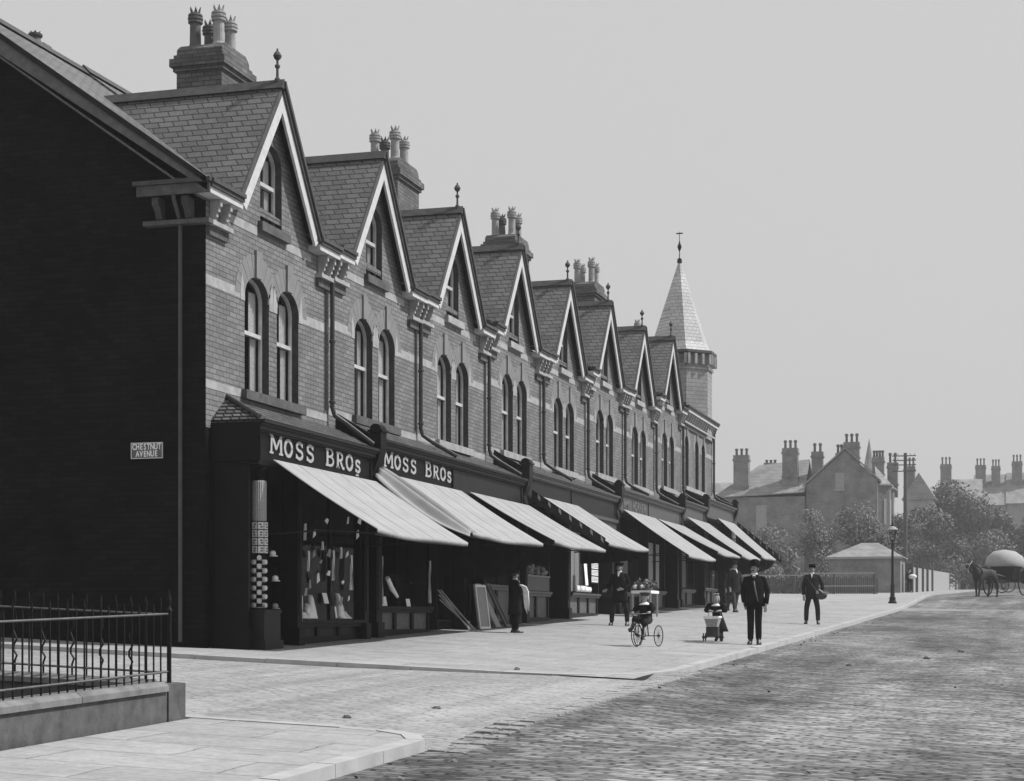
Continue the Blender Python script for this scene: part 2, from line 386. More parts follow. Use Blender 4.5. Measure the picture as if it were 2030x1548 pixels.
# channel course of big setts along the mouth of the side road
m = MB(); rnd = random.Random(8)
y = -10.6
while y < .8:
    L = rnd.uniform(.26, .4); x = rk + .02
    for q in range(2):
        xx = x + q * .17
        h = roadoff(xx, y) + rnd.uniform(.010, .018)
        m.hexa([(xx, y, G(xx, y) - .3), (xx + .155, y, G(xx, y) - .3), (xx + .155, y + L - .02, G(xx, y) - .3), (xx, y + L - .02, G(xx, y) - .3)] +
               [(a, c, G(a, c) + h) for a, c in ((xx, y), (xx + .155, y), (xx + .155, y + L - .02), (xx, y + L - .02))])
    y += L
m.build('channel_stones', 'setts_pale', kind='structure')

# ------------------------------------------------------------------ terrace
BAY = 4.88
WOFF = [0, .13, .15, .38, .39, .62, .64, .94, 1.26]     # storey steps of the houses
ROFF = [0, .05, .07, .25, .27, .55, .57, 1.0, 1.05]      # eaves / roof steps
# shop front pieces (y0, y1, cornice level)
SHOP = [(.2, 5.25, 3.53), (5.62, 10.02, 3.75), (10.02, 15.22, 3.75), (15.68, 20.0, 4.0), (20.0, 25.12, 4.0), (25.65, 29.82, 4.28), (29.82, 35.1, 4.28), (35.52, 39.75, 4.58), (40.15, 46.6, 4.96)]
HOUSE_LABEL = [
 'corner brick house, nearest of the shop terrace, with sooty blank gable end',
 'second brick house from the near corner, its shop sign white-lettered, awning gathered at one edge',
 'third gabled brick house from the near corner, plain fascia beside the second lettered sign',
 'fourth gabled house of the terrace, above the awning with the striped side gap',
 'fifth gabled house of the terrace, sunblind box without awning below its fascia',
 'sixth gabled house of the terrace, dim HORNER lettering on its shop fascia',
 'seventh gabled house, between the HORNER shop and the tallest step in the eaves',
 'eighth gabled house, the last one with a pointed gable before the bracketed eaves',
 'far end house of the terrace with straight bracketed eaves and octagonal corner turret']
def arch_pts(y0, y1, z0, zs, rise, n=12, pointed=0.):
    yc = (y0 + y1) / 2; hw = (y1 - y0) / 2
    top = [(yc - hw * math.cos(math.pi * k / n), zs + rise * math.sin(math.pi * k / n)) for k in range(n + 1)]
    return [(y0, z0)] + top + [(y1, z0)]
def window(parent, y0, y1, z0, zs, rise, sill=(0, 0, 0), seed=0, key=True, curtain=1):
    rnd = random.Random(seed)
    pts = arch_pts(y0, y1, z0, zs, rise)
    win = MB()
    # sash frame following the arch, set back in the reveal
    xb = -.17; fwid = .055
    yc = (y0 + y1) / 2
    inner = arch_pts(y0 + fwid, y1 - fwid, z0 + fwid, zs, rise - fwid * .8)
    n = len(pts)
    for xq in (xb,):
        for k in range(n):
            a, b2, c, d = pts[k], pts[(k + 1) % n], inner[(k + 1) % n], inner[k]
            win.prism([(xq, a[0], a[1]), (xq, b2[0], b2[1]), (xq, c[0], c[1]), (xq, d[0], d[1])], (.05, 0, 0))
    zm = z0 + (zs + rise - z0) * .52
    win.box(xb - .03, xb + .045, y0 + fwid, y1 - fwid, zm - .03, zm + .035)
    wo = win.build('window', 'cream_paint', parent)
    gm = MB(); gm.poly([(xb + .02, p[0], p[1]) for p in inner]); gm.build('glass', 'glass', wo)
    if curtain:
        cm = MB()
        zt = zs + rise * .5
        for side in (0, 1):
            wd = rnd.uniform(.14, .26) * (y1 - y0); nf = 8
            for part in (0, 1):
                za, zb2 = (z0 + .06, zm - .03) if part == 0 else (zm + .03, zt)
                ww = wd * (1.0 if part == 0 else 1.25)
                prev = None
                for k in range(nf + 1):
                    yy = (y0 + fwid + ww * k / nf) if side == 0 else (y1 - fwid - ww * k / nf)
                    xx = xb - .07 + .018 * (-1) ** k
                    cur = (xx, yy)
                    if prev:
                        cm.poly([(prev[0], prev[1], za), (cur[0], cur[1], za), (cur[0], cur[1], zb2), (prev[0], prev[1], zb2)])
                    prev = cur
        if rnd.random() < .3: # blind
            zb2 = zt - rnd.uniform(.25, .7); cm.box(xb - .11, xb - .105, y0 + fwid, y1 - fwid, zb2, zt + .1)
        cm.build('curtain', 'curtain', wo)
    if sill[2]:
        sy0, sy1, h = sill
        MB().box(-.16, .10, sy0, sy1, z0 - h, z0).build('sill', 'stone_dark', wo)
    return pts
def letter_strokes(ch):
    """polylines in a unit box 0..1 x 0..1; (pts, thick factor)"""
    def arc(cx, cy, rx, ry, a0, a1, n=14): return [(cx + rx * math.cos(R(a0 + (a1 - a0) * k / n)), cy + ry * math.sin(R(a0 + (a1 - a0) * k / n))) for k in range(n + 1)]
    if ch == 'M': return [([(.1, 0), (.14, 1)], 1), ([(.86, 1), (.9, 0)], 1.2), ([(.12, 1), (.5, .25)], 1.15), ([(.5, .25), (.88, 1)], .7), ([(-.02, .04), (.24, .04)], .7), ([(.74, .04), (1.04, .04)], .7), ([(.0, .96), (.2, .96)], .7), ([(.8, .96), (1.0, .96)], .7)]
    if ch == 'O': return [(arc(.5, .5, .38, .46, 0, 360, 26), 1.15)]
    if ch == 'S': return [(arc(.5, .74, .3, .23, 32, 245, 16) + arc(.5, .26, .33, .24, 78, -150, 16), 1.05), ([(.8, .74), (.82, .97)], .6), ([(.16, .26), (.14, .03)], .6)]
    if ch == 'B': return [([(.2, 0), (.2, 1)], 1.25), ([(.05, .96), (.5, .96)] + arc(.5, .74, .26, .22, 90, -90, 10) + [(.2, .52)], .85), ([(.2, .52), (.55, .52)] + arc(.55, .28, .3, .24, 90, -90, 10) + [(.05, .04)], .85)]
    if ch == 'R': return [([(.2, 0), (.2, 1)], 1.25), ([(.05, .96), (.5, .96)] + arc(.5, .73, .27, .23, 90, -90, 10) + [(.2, .5)], .85), ([(.5, .5), (.82, .04), (1.0, .04)], 1.1), ([(.05, .04), (.36, .04)], .7)]
    if ch == '.': return [([(.35, .06), (.6, .06)], 1.2)]
    if ch == '_': return [([(.3, -.3), (.62, -.3)], .9)]
    return []
def serif_text(mb, text, y, z, h, wfac, X, th, adv=None):
    mb.marks = []
    for ch, hh, gap in text:
        a0, f0 = len(mb.v), len(mb.f)
        wch = hh * h * wfac * (1.15 if ch == 'M' else 1.0); z0 = z + (h - hh * h) * (0 if ch != '^' else 1)
        zz = z0
        for pts, tk in letter_strokes(ch):
            P3 = [Vector((X, y + p[0] * wch, zz + p[1] * hh * h)) for p in pts]
            for a, b2 in zip(P3[:-1], P3[1:]):
                d = (b2 - a)
                if d.length < 1e-6: continue
                d.normalize(); nn = Vector((0, -d.z, d.y)) * th * tk / 2; e = d * th * .12
                mb.prism([a - e + nn, a - e - nn, b2 + e - nn, b2 + e + nn], (.012 + .0006 * (len(mb.f) % 5), 0, 0))
        mb.marks.append((a0, len(mb.v), f0, len(mb.f)))
        y += wch + gap
    return y
def font_text(name, body, size, mat, parent, mtx, bold=.0, spacing=1., extr=.006, sx=1.):
    cu = bpy.data.curves.new(name, 'FONT'); cu.body = body; cu.size = size; cu.extrude = extr; cu.offset = bold; cu.space_character = spacing
    cu.align_x = 'CENTER'; cu.align_y = 'CENTER'
    ob = bpy.data.objects.new(name, cu); sc.collection.objects.link(ob)
    dg = bpy.context.evaluated_depsgraph_get(); me = bpy.data.meshes.new_from_object(ob.evaluated_get(dg)); bpy.data.objects.remove(ob)
    me.transform(Matrix.Diagonal((sx, 1, 1, 1))); me.transform(mtx); me.materials.clear(); me.materials.append(M[mat])
    o2 = bpy.data.objects.new(name, me); sc.collection.objects.link(o2); o2.parent = parent
    return o2
def font_line(body, size, mat, parent, mfn, c, axis, step, bold, sx=1.):
    n = len(body)
    for k, ch in enumerate(body):
        if ch == ' ': continue
        o = (k - (n - 1) / 2) * step
        p = (c[0] + (o if axis == 0 else 0), c[1] + (o if axis == 1 else 0), c[2])
        font_text('letter', ch, size, mat, parent, mfn(*p), bold, 1., .003, sx)
def faceX(x, y, z, org): # text plane facing +X reading along +Y
    return Matrix.Translation(Vector((x, y, z)) - Vector(org)) @ Matrix(((0, 0, 1, 0), (1, 0, 0, 0), (0, 1, 0, 0), (0, 0, 0, 1)))
def faceNY(x, y, z, org): # facing -Y reading along +X
    return Matrix.Translation(Vector((x, y, z)) - Vector(org)) @ Matrix(((1, 0, 0, 0), (0, 0, -1, 0), (0, 1, 0, 0), (0, 0, 0, 1)))

def chimney(parent, yc, zbase, ztop, pots, ylen=1.2, x0=-2.74, x1=-1.84, mat='brick_chimney', pot='pot'):
    m = MB(); y0, y1 = yc - ylen / 2, yc + ylen / 2
    m.box(x0, x1, y0, y1, zbase, ztop - .42)
    m.box(x0 - .05, x1 + .05, y0 - .05, y1 + .05, ztop - .42, ztop - .34); m.box(x0 - .10, x1 + .10, y0 - .10, y1 + .10, ztop - .34, ztop - .2)
    m.box(x0 - .04, x1 + .04, y0 - .04, y1 + .04, ztop - .2, ztop - .12)
    # curved shoulders of the cap
    prof = [(y0, ztop - .12), (y0 + .02, ztop), (y0 + .16, ztop + .1), (y1 - .16, ztop + .1), (y1 - .02, ztop), (y1, ztop - .12)]
    m.prism([(x0, a, b2) for a, b2 in prof], (x1 - x0, 0, 0))
    st = m.build('chimney_stack', mat, parent)
    for (px, py, h, dk) in pots:
        q = MB(); bx = (x0 + x1) / 2 + px; by = yc + py; zb = ztop + .08
        q.lathe((bx, by, zb), [(.13, 0), (.12, .05), (.105, .08), (.10, h * .55), (.10, h * .6), (.135, h * .62), (.135, h * .66), (.12, h * .68), (.14, h * .70), (.14, h * .75), (.115, h * .77), (.135, h * .79), (.13, h * .83), (.09, h * .84), (.085, h * .86)], 14)
        for k in range(6):   # crown spikes
            a = math.pi * k / 3; r2 = .085
            p0 = Vector((bx + r2 * math.cos(a - .4), by + r2 * math.sin(a - .4), zb + h * .86)); p1 = Vector((bx + r2 * math.cos(a + .4), by + r2 * math.sin(a + .4), zb + h * .86))
            p2 = Vector((bx + r2 * 1.35 * math.cos(a), by + r2 * 1.35 * math.sin(a), zb + h)); inn = Vector((bx, by, zb + h * .86))
            q.prism([p0, p1, p2], (inn - (p0 + p1) / 2) * .25)
        q.build('chimney_pot', pot if not dk else 'pot_dark', st, smooth=False)
    return st

def split_key(mb, H):
    i = 0
    while i < len(mb.v):       # a keystone (8 vertices) then its two springers (10 each)
        each_ = MB()
        for per, nm in ((8, 'keystone'), (10, 'springer_stone'), (10, 'springer_stone')):
            q = MB(); q.v = mb.v[i:i + per]; q.f = [tuple(k - i for k in f) for f in mb.f if i <= f[0] < i + per]; q.build(nm, 'gauged' if nm == 'keystone' else 'stone', H); i += per
def house(i):
    y0 = i * BAY + (.0 if i == 0 else .12); y1 = (i + 1) * BAY + .12; last = i == 8
    if last: y1 = 45.9
    s, r = WOFF[i], ROFF[i]; yc = i * BAY + 2.45
    org = (0, y0, G(.7, y0))
    H = thing('terrace_house', org, HOUSE_LABEL[i], 'shop house', 'brick shop houses of the terrace')
    # --- facade with window openings
    zE = 7.12 + r; zA = 9.28 + r; ztop_shop = SHOP[i][2]
    if last: outer = [(y0, ztop_shop - .1), (y1, ztop_shop - .1), (y1, 8.32), (y0, 8.32)]
    else: outer = [(y0, ztop_shop - .1), (y1, ztop_shop - .1), (y1, zE), (yc + 1.62, zE), (yc, zA), (yc - 1.62, zE), (y0, zE)]
    wy = [(yc - 1.04, yc - .08), (yc + .25, yc + 1.17)]
    if last: wy = [(39.85, 40.65), (41.95, 42.75), (43.35, 44.15)]
    holes = []
    gz0, gzs, gr = 7.03 + r, 8.08 + r, .34
    for (a, b2) in wy: holes.append(arch_pts(a, b2, 4.17 + s, 5.72 + s, .36))
    gw = (yc - .43, yc + .45)
    if not last: holes.append(arch_pts(gw[0], gw[1], gz0, gzs, gr))
    wall = MB(); polys = [[Vector((0, p[0], p[1])) for p in outer]] + [[Vector((0, p[0], p[1])) for p in h] for h in holes]
    flat = [p for pl in polys for p in pl]
    wall.v = [tuple(p) for p in flat]; wall.f = [tuple(tt) for tt in tessellate_polygon(polys)]
    wob = wall.build('wall', 'brick', H); wall = MB()
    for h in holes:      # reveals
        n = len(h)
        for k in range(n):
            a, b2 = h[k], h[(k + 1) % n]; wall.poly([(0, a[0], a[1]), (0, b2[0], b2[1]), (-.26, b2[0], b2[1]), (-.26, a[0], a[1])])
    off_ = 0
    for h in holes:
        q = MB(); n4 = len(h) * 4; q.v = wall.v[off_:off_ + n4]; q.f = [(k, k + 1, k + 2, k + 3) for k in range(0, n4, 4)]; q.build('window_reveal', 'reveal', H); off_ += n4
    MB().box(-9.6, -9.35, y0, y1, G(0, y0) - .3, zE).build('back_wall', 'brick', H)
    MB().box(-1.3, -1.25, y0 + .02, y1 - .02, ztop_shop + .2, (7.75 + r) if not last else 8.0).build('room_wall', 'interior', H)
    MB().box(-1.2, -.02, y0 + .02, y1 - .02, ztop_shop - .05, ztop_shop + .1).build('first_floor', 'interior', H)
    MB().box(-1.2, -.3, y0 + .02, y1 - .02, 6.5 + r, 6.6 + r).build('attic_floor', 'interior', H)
    # --- stone dressings
    st = MB()
    zb1, zb2, zb3 = (5.64 + s, 5.80 + s), (4.04 + s, 4.17 + s), (6.9 + r, 7.05 + r)
    segs = [(y0, wy[0][0] - .16), (wy[-1][1] + .16, y1)]
    for a, b2 in segs: st.box(-.05, .004, a, b2, *zb1)
    lo = (wy[0][0] - .13, wy[1][1] + .13) if not last else (wy[0][0] - .1, wy[2][1] + .1)
    for a, b2 in ((y0, lo[0]), (lo[1], y1)): st.box(-.05, .004, a, b2, *zb2)
    if not last:
        for a, b2 in ((y0 + .75, gw[0] - .12), (gw[1] + .14, yc + 1.72)): st.box(-.05, .005, a, b2, 6.78 + r, 6.92 + r)
    each(st, 8, 'stone_band', 'stone', H)
    key = MB(); gau = MB()
    for wi, (a, b2) in enumerate(wy):
        c = (a + b2) / 2; hw = (b2 - a) / 2
        z0k = 5.72 + s
        key.box(-.02, .045, c - .1, c + .13, z0k + .35, z0k + .80)
        for k in range(12):      # rubbed-brick arch ring, voussoirs
            a0, a1 = math.pi * k / 12, math.pi * (k + 1) / 12 - .015
            ring = [(c - (hw + o) * math.cos(t2), z0k + (.36 + o * 1.05) * math.sin(t2)) for o, t2 in ((0, a0), (0, a1), (.36, a1), (.36, a0))]
            gau.prism([(-.02, p[0], p[1]) for p in ring], (.0265 + .001 * (k % 2), 0, 0))
        for sg in (-1, 1):       # springer stones
            e = c + sg * hw
            key.prism([(-.02, e + sg * .005, z0k - .1), (-.02, e + sg * .17, z0k - .1), (-.02, e + sg * .15, z0k + .2), (-.02, e + sg * .10, z0k + .38), (-.02, e + sg * .005, z0k + .02)], (.03, 0, 0))
    split_key(key, H); gau.build('brick_arch', 'gauged', H)
    # --- windows
    for wi, (a, b2) in enumerate(wy): window(H, a, b2, 4.17 + s, 5.72 + s, .36, (0, 0, 0), seed=i * 7 + wi)
    MB().box(-.05, .10, lo[0], lo[1], 4.02 + s, 4.172 + s).build('window_ledge', 'stone_dark' if i < 2 else 'stone', H)
    if not last:
        window(H, gw[0], gw[1], gz0, gzs, gr, (0, 0, 0), seed=i * 7 + 3)
        MB().box(-.05, .09, gw[0] - .1, gw[1] + .2, gz0 - .15, gz0 + .002).build('window_ledge', 'stone_dark' if i < 2 else 'stone', H)
    # --- roof
    SL = .704; OX = .2
    xr = -5.0; zr = 7.18 + r + SL * (OX - xr)
    ya = y0 if i else -.32
    rf = MB()
    if last: # hipped flat-pitched roof behind the parapet
        rf.prism([(OX, y0, 8.36), (OX, y1 + .1, 8.36), (-5, y1 - 2.5, 10.6), (-5, y0, 10.6)], (0, 0, .08)); rf.prism([(-5, y0, 10.6), (-5, y1 - 2.5, 10.6), (-10, y1, 8.2), (-10, y0, 8.2)], (0, 0, .08))
        rf.prism([(OX, y1 + .1, 8.35), (-10, y1 + .1, 8.2), (-5, y1 - 2.5, 10.6)], (0, 0, .07))
    else:
        rf.prism([(-.02, ya, 7.12 + r + SL * .22 - .02), (xr, ya, zr), (xr, ya, zr - .1), (-.02, ya, 7.12 + r + SL * .22 - .12)], (0, y1 - ya, 0))
        for (a, b2) in ((ya, yc - 1.5), (yc + 1.5, y1)):
            rf.prism([(OX + .02, a, 7.16 + r), (-.02, a, 7.16 + r + SL * .22 - .012), (-.02, a, 7.08 + r + SL * .22), (OX + .02, a, 7.10 + r)], (0, b2 - a, 0))
        rf.prism([(xr, ya, zr), (-10, ya, zr - SL * 5), (-10, ya, zr - SL * 5 - .1), (xr, ya, zr - .1)], (0, y1 - ya, 0))
        zg = 9.42 + r; ze = 7.16 + r; xb2 = OX - (zg - ze) / SL + .1
        for sg in (-1, 1):
            rf.prism([(OX - .015, yc, zg), (OX - .015, yc + sg * 1.66, ze), (OX - .06, yc + sg * 1.66, ze), (xb2 - .25, yc, zg)], (0, -sg * .0, -.09))
    rf.build('roof', 'slate', H)
    if not last:
        MB().prism([(OX + .05, yc - .12, zg - .08), (OX + .05, yc, zg + .09), (OX + .05, yc + .12, zg - .08)], (xb2 - OX - .35, 0, 0)).build('ridge_tile', 'ridge', H)
        MB().prism([(xr - .15, ya, zr - .06), (xr, ya, zr + .1), (xr + .15, ya, zr - .06)], (0, y1 - ya, 0)).build('ridge_tile', 'ridge', H)
        if i != 1:
            f = MB(); fz = zg + .05; c3 = (OX - .08, yc, fz)
            f.lathe(c3, [(.05, -.05), (.05, .05), (.025, .08), (.022, .22), (.045, .25), (.045, .28), (.02, .30), (.02, .36), (.06, .40), (.075, .44), (.05, .49), (.02, .52), (.015, .56)], 10)
            f.build('finial', 'ridge', H)
        # bargeboards: white board, dark moulding and capping
        bb = MB(); mo = MB(); so = MB()
        for sg in (-1, 1):
            def rk2(t2): return (yc + sg * 1.66 * t2, zg - (zg - ze) * t2)
            A, B = rk2(0), rk2(1.0)
            nrm = Vector((B[1] - A[1], -(B[0] - A[0]))).normalized();
            if nrm.y > 0: nrm = -nrm      # pointing down/inward
            def off(p, d): return (p[0] + nrm.x * d, p[1] + nrm.y * d)
            def quad(mbb, d0, d1, x0, x1):
                a, b3, c, d = off(A, d0), off(B, d0), off(B, d1), off(A, d1)
                a = (yc, a[1] + (a[0] - yc) * 0 + 0); 
                # mitre at the apex on the centre line
                k = (B[1] - A[1]) / (B[0] - A[0])
                a = (yc, off(A, d0)[1] + k * (yc - off(A, d0)[0])); d = (yc, off(A, d1)[1] + k * (yc - off(A, d1)[0]))
                mbb.prism([(x0, *a), (x0, *b3), (x0, *c), (x0, *d)], (x1 - x0, 0, 0))
            quad(bb, .10, .28, OX - .03, OX + .015)
            if sg > 0: quad(mo, -.03, .03, OX - .02, OX + .085); quad(mo, .03, .06, OX - .02, OX + .03); quad(mo, .06, .098, OX - .02, OX + .05)
            else: quad(mo, .0, .0995, OX - .02, OX + .012)
            quad(so, .06, .085, 0.002, OX - .031)      # boarded soffit, its black paint standing in for shade
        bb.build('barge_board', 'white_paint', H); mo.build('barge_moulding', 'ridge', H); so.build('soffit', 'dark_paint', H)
    # --- eaves: gutter, fascia, brackets
    gt = MB(); wf = MB(); br = MB(); led = MB(); den = MB()
    if last:
        flats = [(y0 + .1, y1 + .12)]; zf = 8.34
    else:
        flats = [(-.32 if i == 0 else y0, yc - 1.60), (yc + 1.60, y1)]; zf = 7.16 + r
    for fi, (a, b2) in enumerate(flats):
        gt.box(OX - .02, OX + .10, a, b2, zf - .03, zf + .035); gt.box(OX - .02, OX + .07, a, b2, zf - .09, zf - .035)
        wf.box(0.003, OX + .035, a, b2, zf - .19, zf - .092)
        la, lb = (max(a, y0), min(b2, y0 + .72)) if fi == 0 and not last else ((y1 - .62), y1) if not last else (a, y1)
        led.box(-.05, .13, la, lb, zf - .60, zf - .53); den.box(-.03, .06, la + .02, lb - .02, zf - .75, zf - .60)
        ys = [la + .16, la + .52] if fi == 0 and not last else ([y1 - .47, y1 - .13] if not last else [a + .2 + k * .46 for k in range(int((lb - a) / .46))])
        for yb in ys:
            steps = [(0.06, zf - .53), (.09, zf - .53), (.09, zf - .47), (.12, zf - .46), (.12, zf - .39), (.155, zf - .38), (.155, zf - .31), (.19, zf - .3), (.19, zf - .194), (0.005, zf - .194), (0.005, zf - .53)]
            br.prism([(x, yb - .035, z) for x, z in steps], (0, .07, 0))
    if i == 0:  # the eaves return round the gable end
        gt.box(-1.05, OX + .06, -.40, -.325, zf - .03, zf + .035); er = MB(); er.box(-1.0, OX + .04, -.36, -.325, zf - .19, zf - .035)
        er.box(-1.0, .13, -.16, -.003, zf - .60, zf - .53)
        for xb in (-.8, -.3):
            er.prism([(xb, -.003, zf - .53), (xb, -.1, zf - .5), (xb, -.15, zf - .38), (xb, -.24, zf - .3), (xb, -.24, zf - .19), (xb, -.003, zf - .19)], (.11, 0, 0))
    if i == 0: er.build('eaves_return', 'stone_dark', H)  # dark stone here paints in the shade of the return
    each(gt, 16, 'gutter', 'ridge', H); each(wf, 8, 'eaves_board', 'white_paint', H); each(br, 22, 'eaves_bracket', 'stone', H)
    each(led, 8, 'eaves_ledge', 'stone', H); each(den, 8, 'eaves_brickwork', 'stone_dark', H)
    # --- rainwater pipe
    yp = y1 - .02 if not last else y1 - .12
    if True:
        p = MB(); zs = zf - .1; zl = 4.12 + s
        for k in range(1):
            p.tube([(.16, yp, zs), (.16, yp, zs - .12), (.085, yp, zs - .35), (.085, yp, zl + .18), (.12, yp + .02, zl + .04), (.30, yp + .12, zl - .1), (.80, yp + .22, SHOP[i][2] + .1)], .045, 8)
        for zz in (zl + .25, zl + 1.35, zl + 2.45): p.lathe((.085, yp, zz), [(.045, 0), (.062, .01), (.062, .05), (.045, .06)], 8)
        p.build('downpipe', 'pipe', H)
        if i in (0, 1, 2, 3, 4, 5, 6): MB().tube([(.03, yp - .17, zs - .45), (.03, yp - .17, zl + .1)], .018, 6).build('soil_pipe', 'pipe', H)
    return H, org
def slope_quad(m, ya, yb, xa, za, xb, zb, th):
    m.prism([(xa, ya, za), (xb, ya, zb), (xb, ya, zb - th), (xa, ya, za - th)], (0, yb - ya, 0))
def shopfront(H, i):
    a, b, zc = SHOP[i]
    zw = zc + .45 - .03 * i * .5
    t1 = MB(); slope_quad(t1, a if i else .75, b, -.02, zw, .82, zc + .03, .05)
    if i == 0:  # hipped end over the side
        t1.prism([(.82, .2, zc + .028), (-.02, .75, zw - .002), (-.02, .2 - .02, zc + .028)], (0, 0, -.05)); t1.prism([(.82, .2, zc + .027), (.82, .75, zc + .027), (-.02, .75, zw - .003)], (0, 0, -.04))
        MB().tube([(.82, .2, zc + .06), (-.02, .75, zw + .03)], .035, 6).build('hip_tile', 'ridge', H)
    t1.build('lean_to_roof', 'tile', H)
    pm = 'dark_paint' if i < 2 else ('shop_paint' if i < 5 else 'shop_paint_mid')
    co = MB()
    co.box(.5, .90, a, b, zc - .03, zc + .02); co.box(.5, .86, a, b, zc - .07, zc - .032); co.box(.5, .83, a, b, zc - .13, zc - .072); co.box(.5, .79, a, b, zc - .16, zc - .132)
    co.build('cornice', 'shop_paint' if i < 3 else 'shop_paint_mid', H)
    fz0 = zc - .62
    fa = MB(); fa.box(.45, .74, a, b, fz0, zc - .162); fa.box(.5, .80, a, b, fz0 - .06, fz0 - .003)
    fa.box(.74, .765, a + .03, b - .03, fz0 + .002, fz0 + .03); fa.box(.741, .765, b - .09, b - .001, fz0 + .03, zc - .17)
    fo = fa.build('fascia', pm, H)
    if i == 0:   # closed side of the front towards the side road
        MB().box(.0, .62, .22, .28, G(0, 0) + .02, zc - .63).box(0, .84, .17, .195, zc - .62, zc - .02).box(0, .65, .18, .30, G(0, 0) - .1, .35).build('side_panel', 'dark_paint', H)
    return fo, fz0, zc
def console(H, y, zc, yb):
    """bracket pilaster between two shop fronts with a rounded head, and the parapet running back to the wall"""
    m = MB(); z1 = zc + .30; n = 8
    w2 = .15
    prof = [(.55, zc - .75), (.78, zc - .75), (.80, zc - .66), (.76, zc - .5), (.86, zc - .25), (.91, zc - .05), (.91, z1)] + [(.80 + .11 * math.cos(math.pi * k / n), z1 + .10 * math.sin(math.pi * k / n)) for k in range(1, n)] + [(.69, z1), (.69, zc - .1), (.55, zc - .2)]
    m.prism([(x, y - w2, z) for x, z in prof], (0, 2 * w2, 0))
    m.box(.66, .945, y - w2 - .025, y + w2 + .025, z1 - .05, z1 - .01)
    m.prism([(0.003, y - .07, zc + .1), (.68, y - .07, zc - .1), (.68, y - .07, zc + .22), (0.003, y - .07, zc + .62)], (0, .14, 0))
    m.build('console', 'dark_paint' if y < 12 else 'shop_paint', H)
def pilaster(H, y0, y1, gz, ztop, mat='dark_paint', xf=.70):
    m = MB(); m.box(.42, xf, y0, y1, gz - .1, ztop); m.box(.42, xf + .04, y0 - .02, y1 + .02, gz - .1, gz + .28); m.box(.42, xf + .03, y0 - .015, y1 + .015, ztop - .12, ztop - .02)
    m.box(.5, xf + .012, y0 + .06, y1 - .06, gz + .5, ztop - .3)
    m.build('pilaster', mat, H)
def shop_window(H, y0, y1, gz, zs, ztop, mat='dark_paint', bars=1, stall=True, bottom=None):
    fz = ztop
    r = MB(); r.box(.34, .56, y0, y1, gz - .1, zs - .1); ris = r.build('stall_riser', 'panel' if y0 > 5 else 'shop_paint', H)
    bt = MB(); n = max(2, int((y1 - y0) / .9))
    for k in range(n + 1):
        yy = y0 + (y1 - y0) * k / n; bt.box(.562, .60, max(y0, yy - .07), min(y1, yy + .07), gz - .1, zs - .1)
    bt.box(.562, .61, y0 + .001, y1 - .001, gz - .1, gz + .1)
    bt.build('riser_moulding', mat, ris)
    si = MB(); si.box(.30, .70, y0, y1, zs - .04, zs + .02); si.box(.30, .66, y0, y1, zs - .10, zs - .042); si.build('shop_sill', mat if y0 < 9 else 'shop_paint_mid', H)
    f = MB(); f.box(.56, .63, y0, y0 + .06, zs + .021, fz); f.box(.56, .63, y1 - .06, y1, zs + .021, fz); f.box(.56, .63, y0 + .061, y1 - .061, fz - .08, fz)
    for k in range(1, bars + 1):
        yy = y0 + (y1 - y0) * k / (bars + 1); f.box(.57, .62, yy - .02, yy + .02, zs + .021, fz - .081)
    fr = f.build('shop_window', mat, H)
    MB().poly([(.59, y0, zs), (.59, y1, zs), (.59, y1, fz), (.59, y0, fz)]).build('glass', 'glass', fr)
    return ris

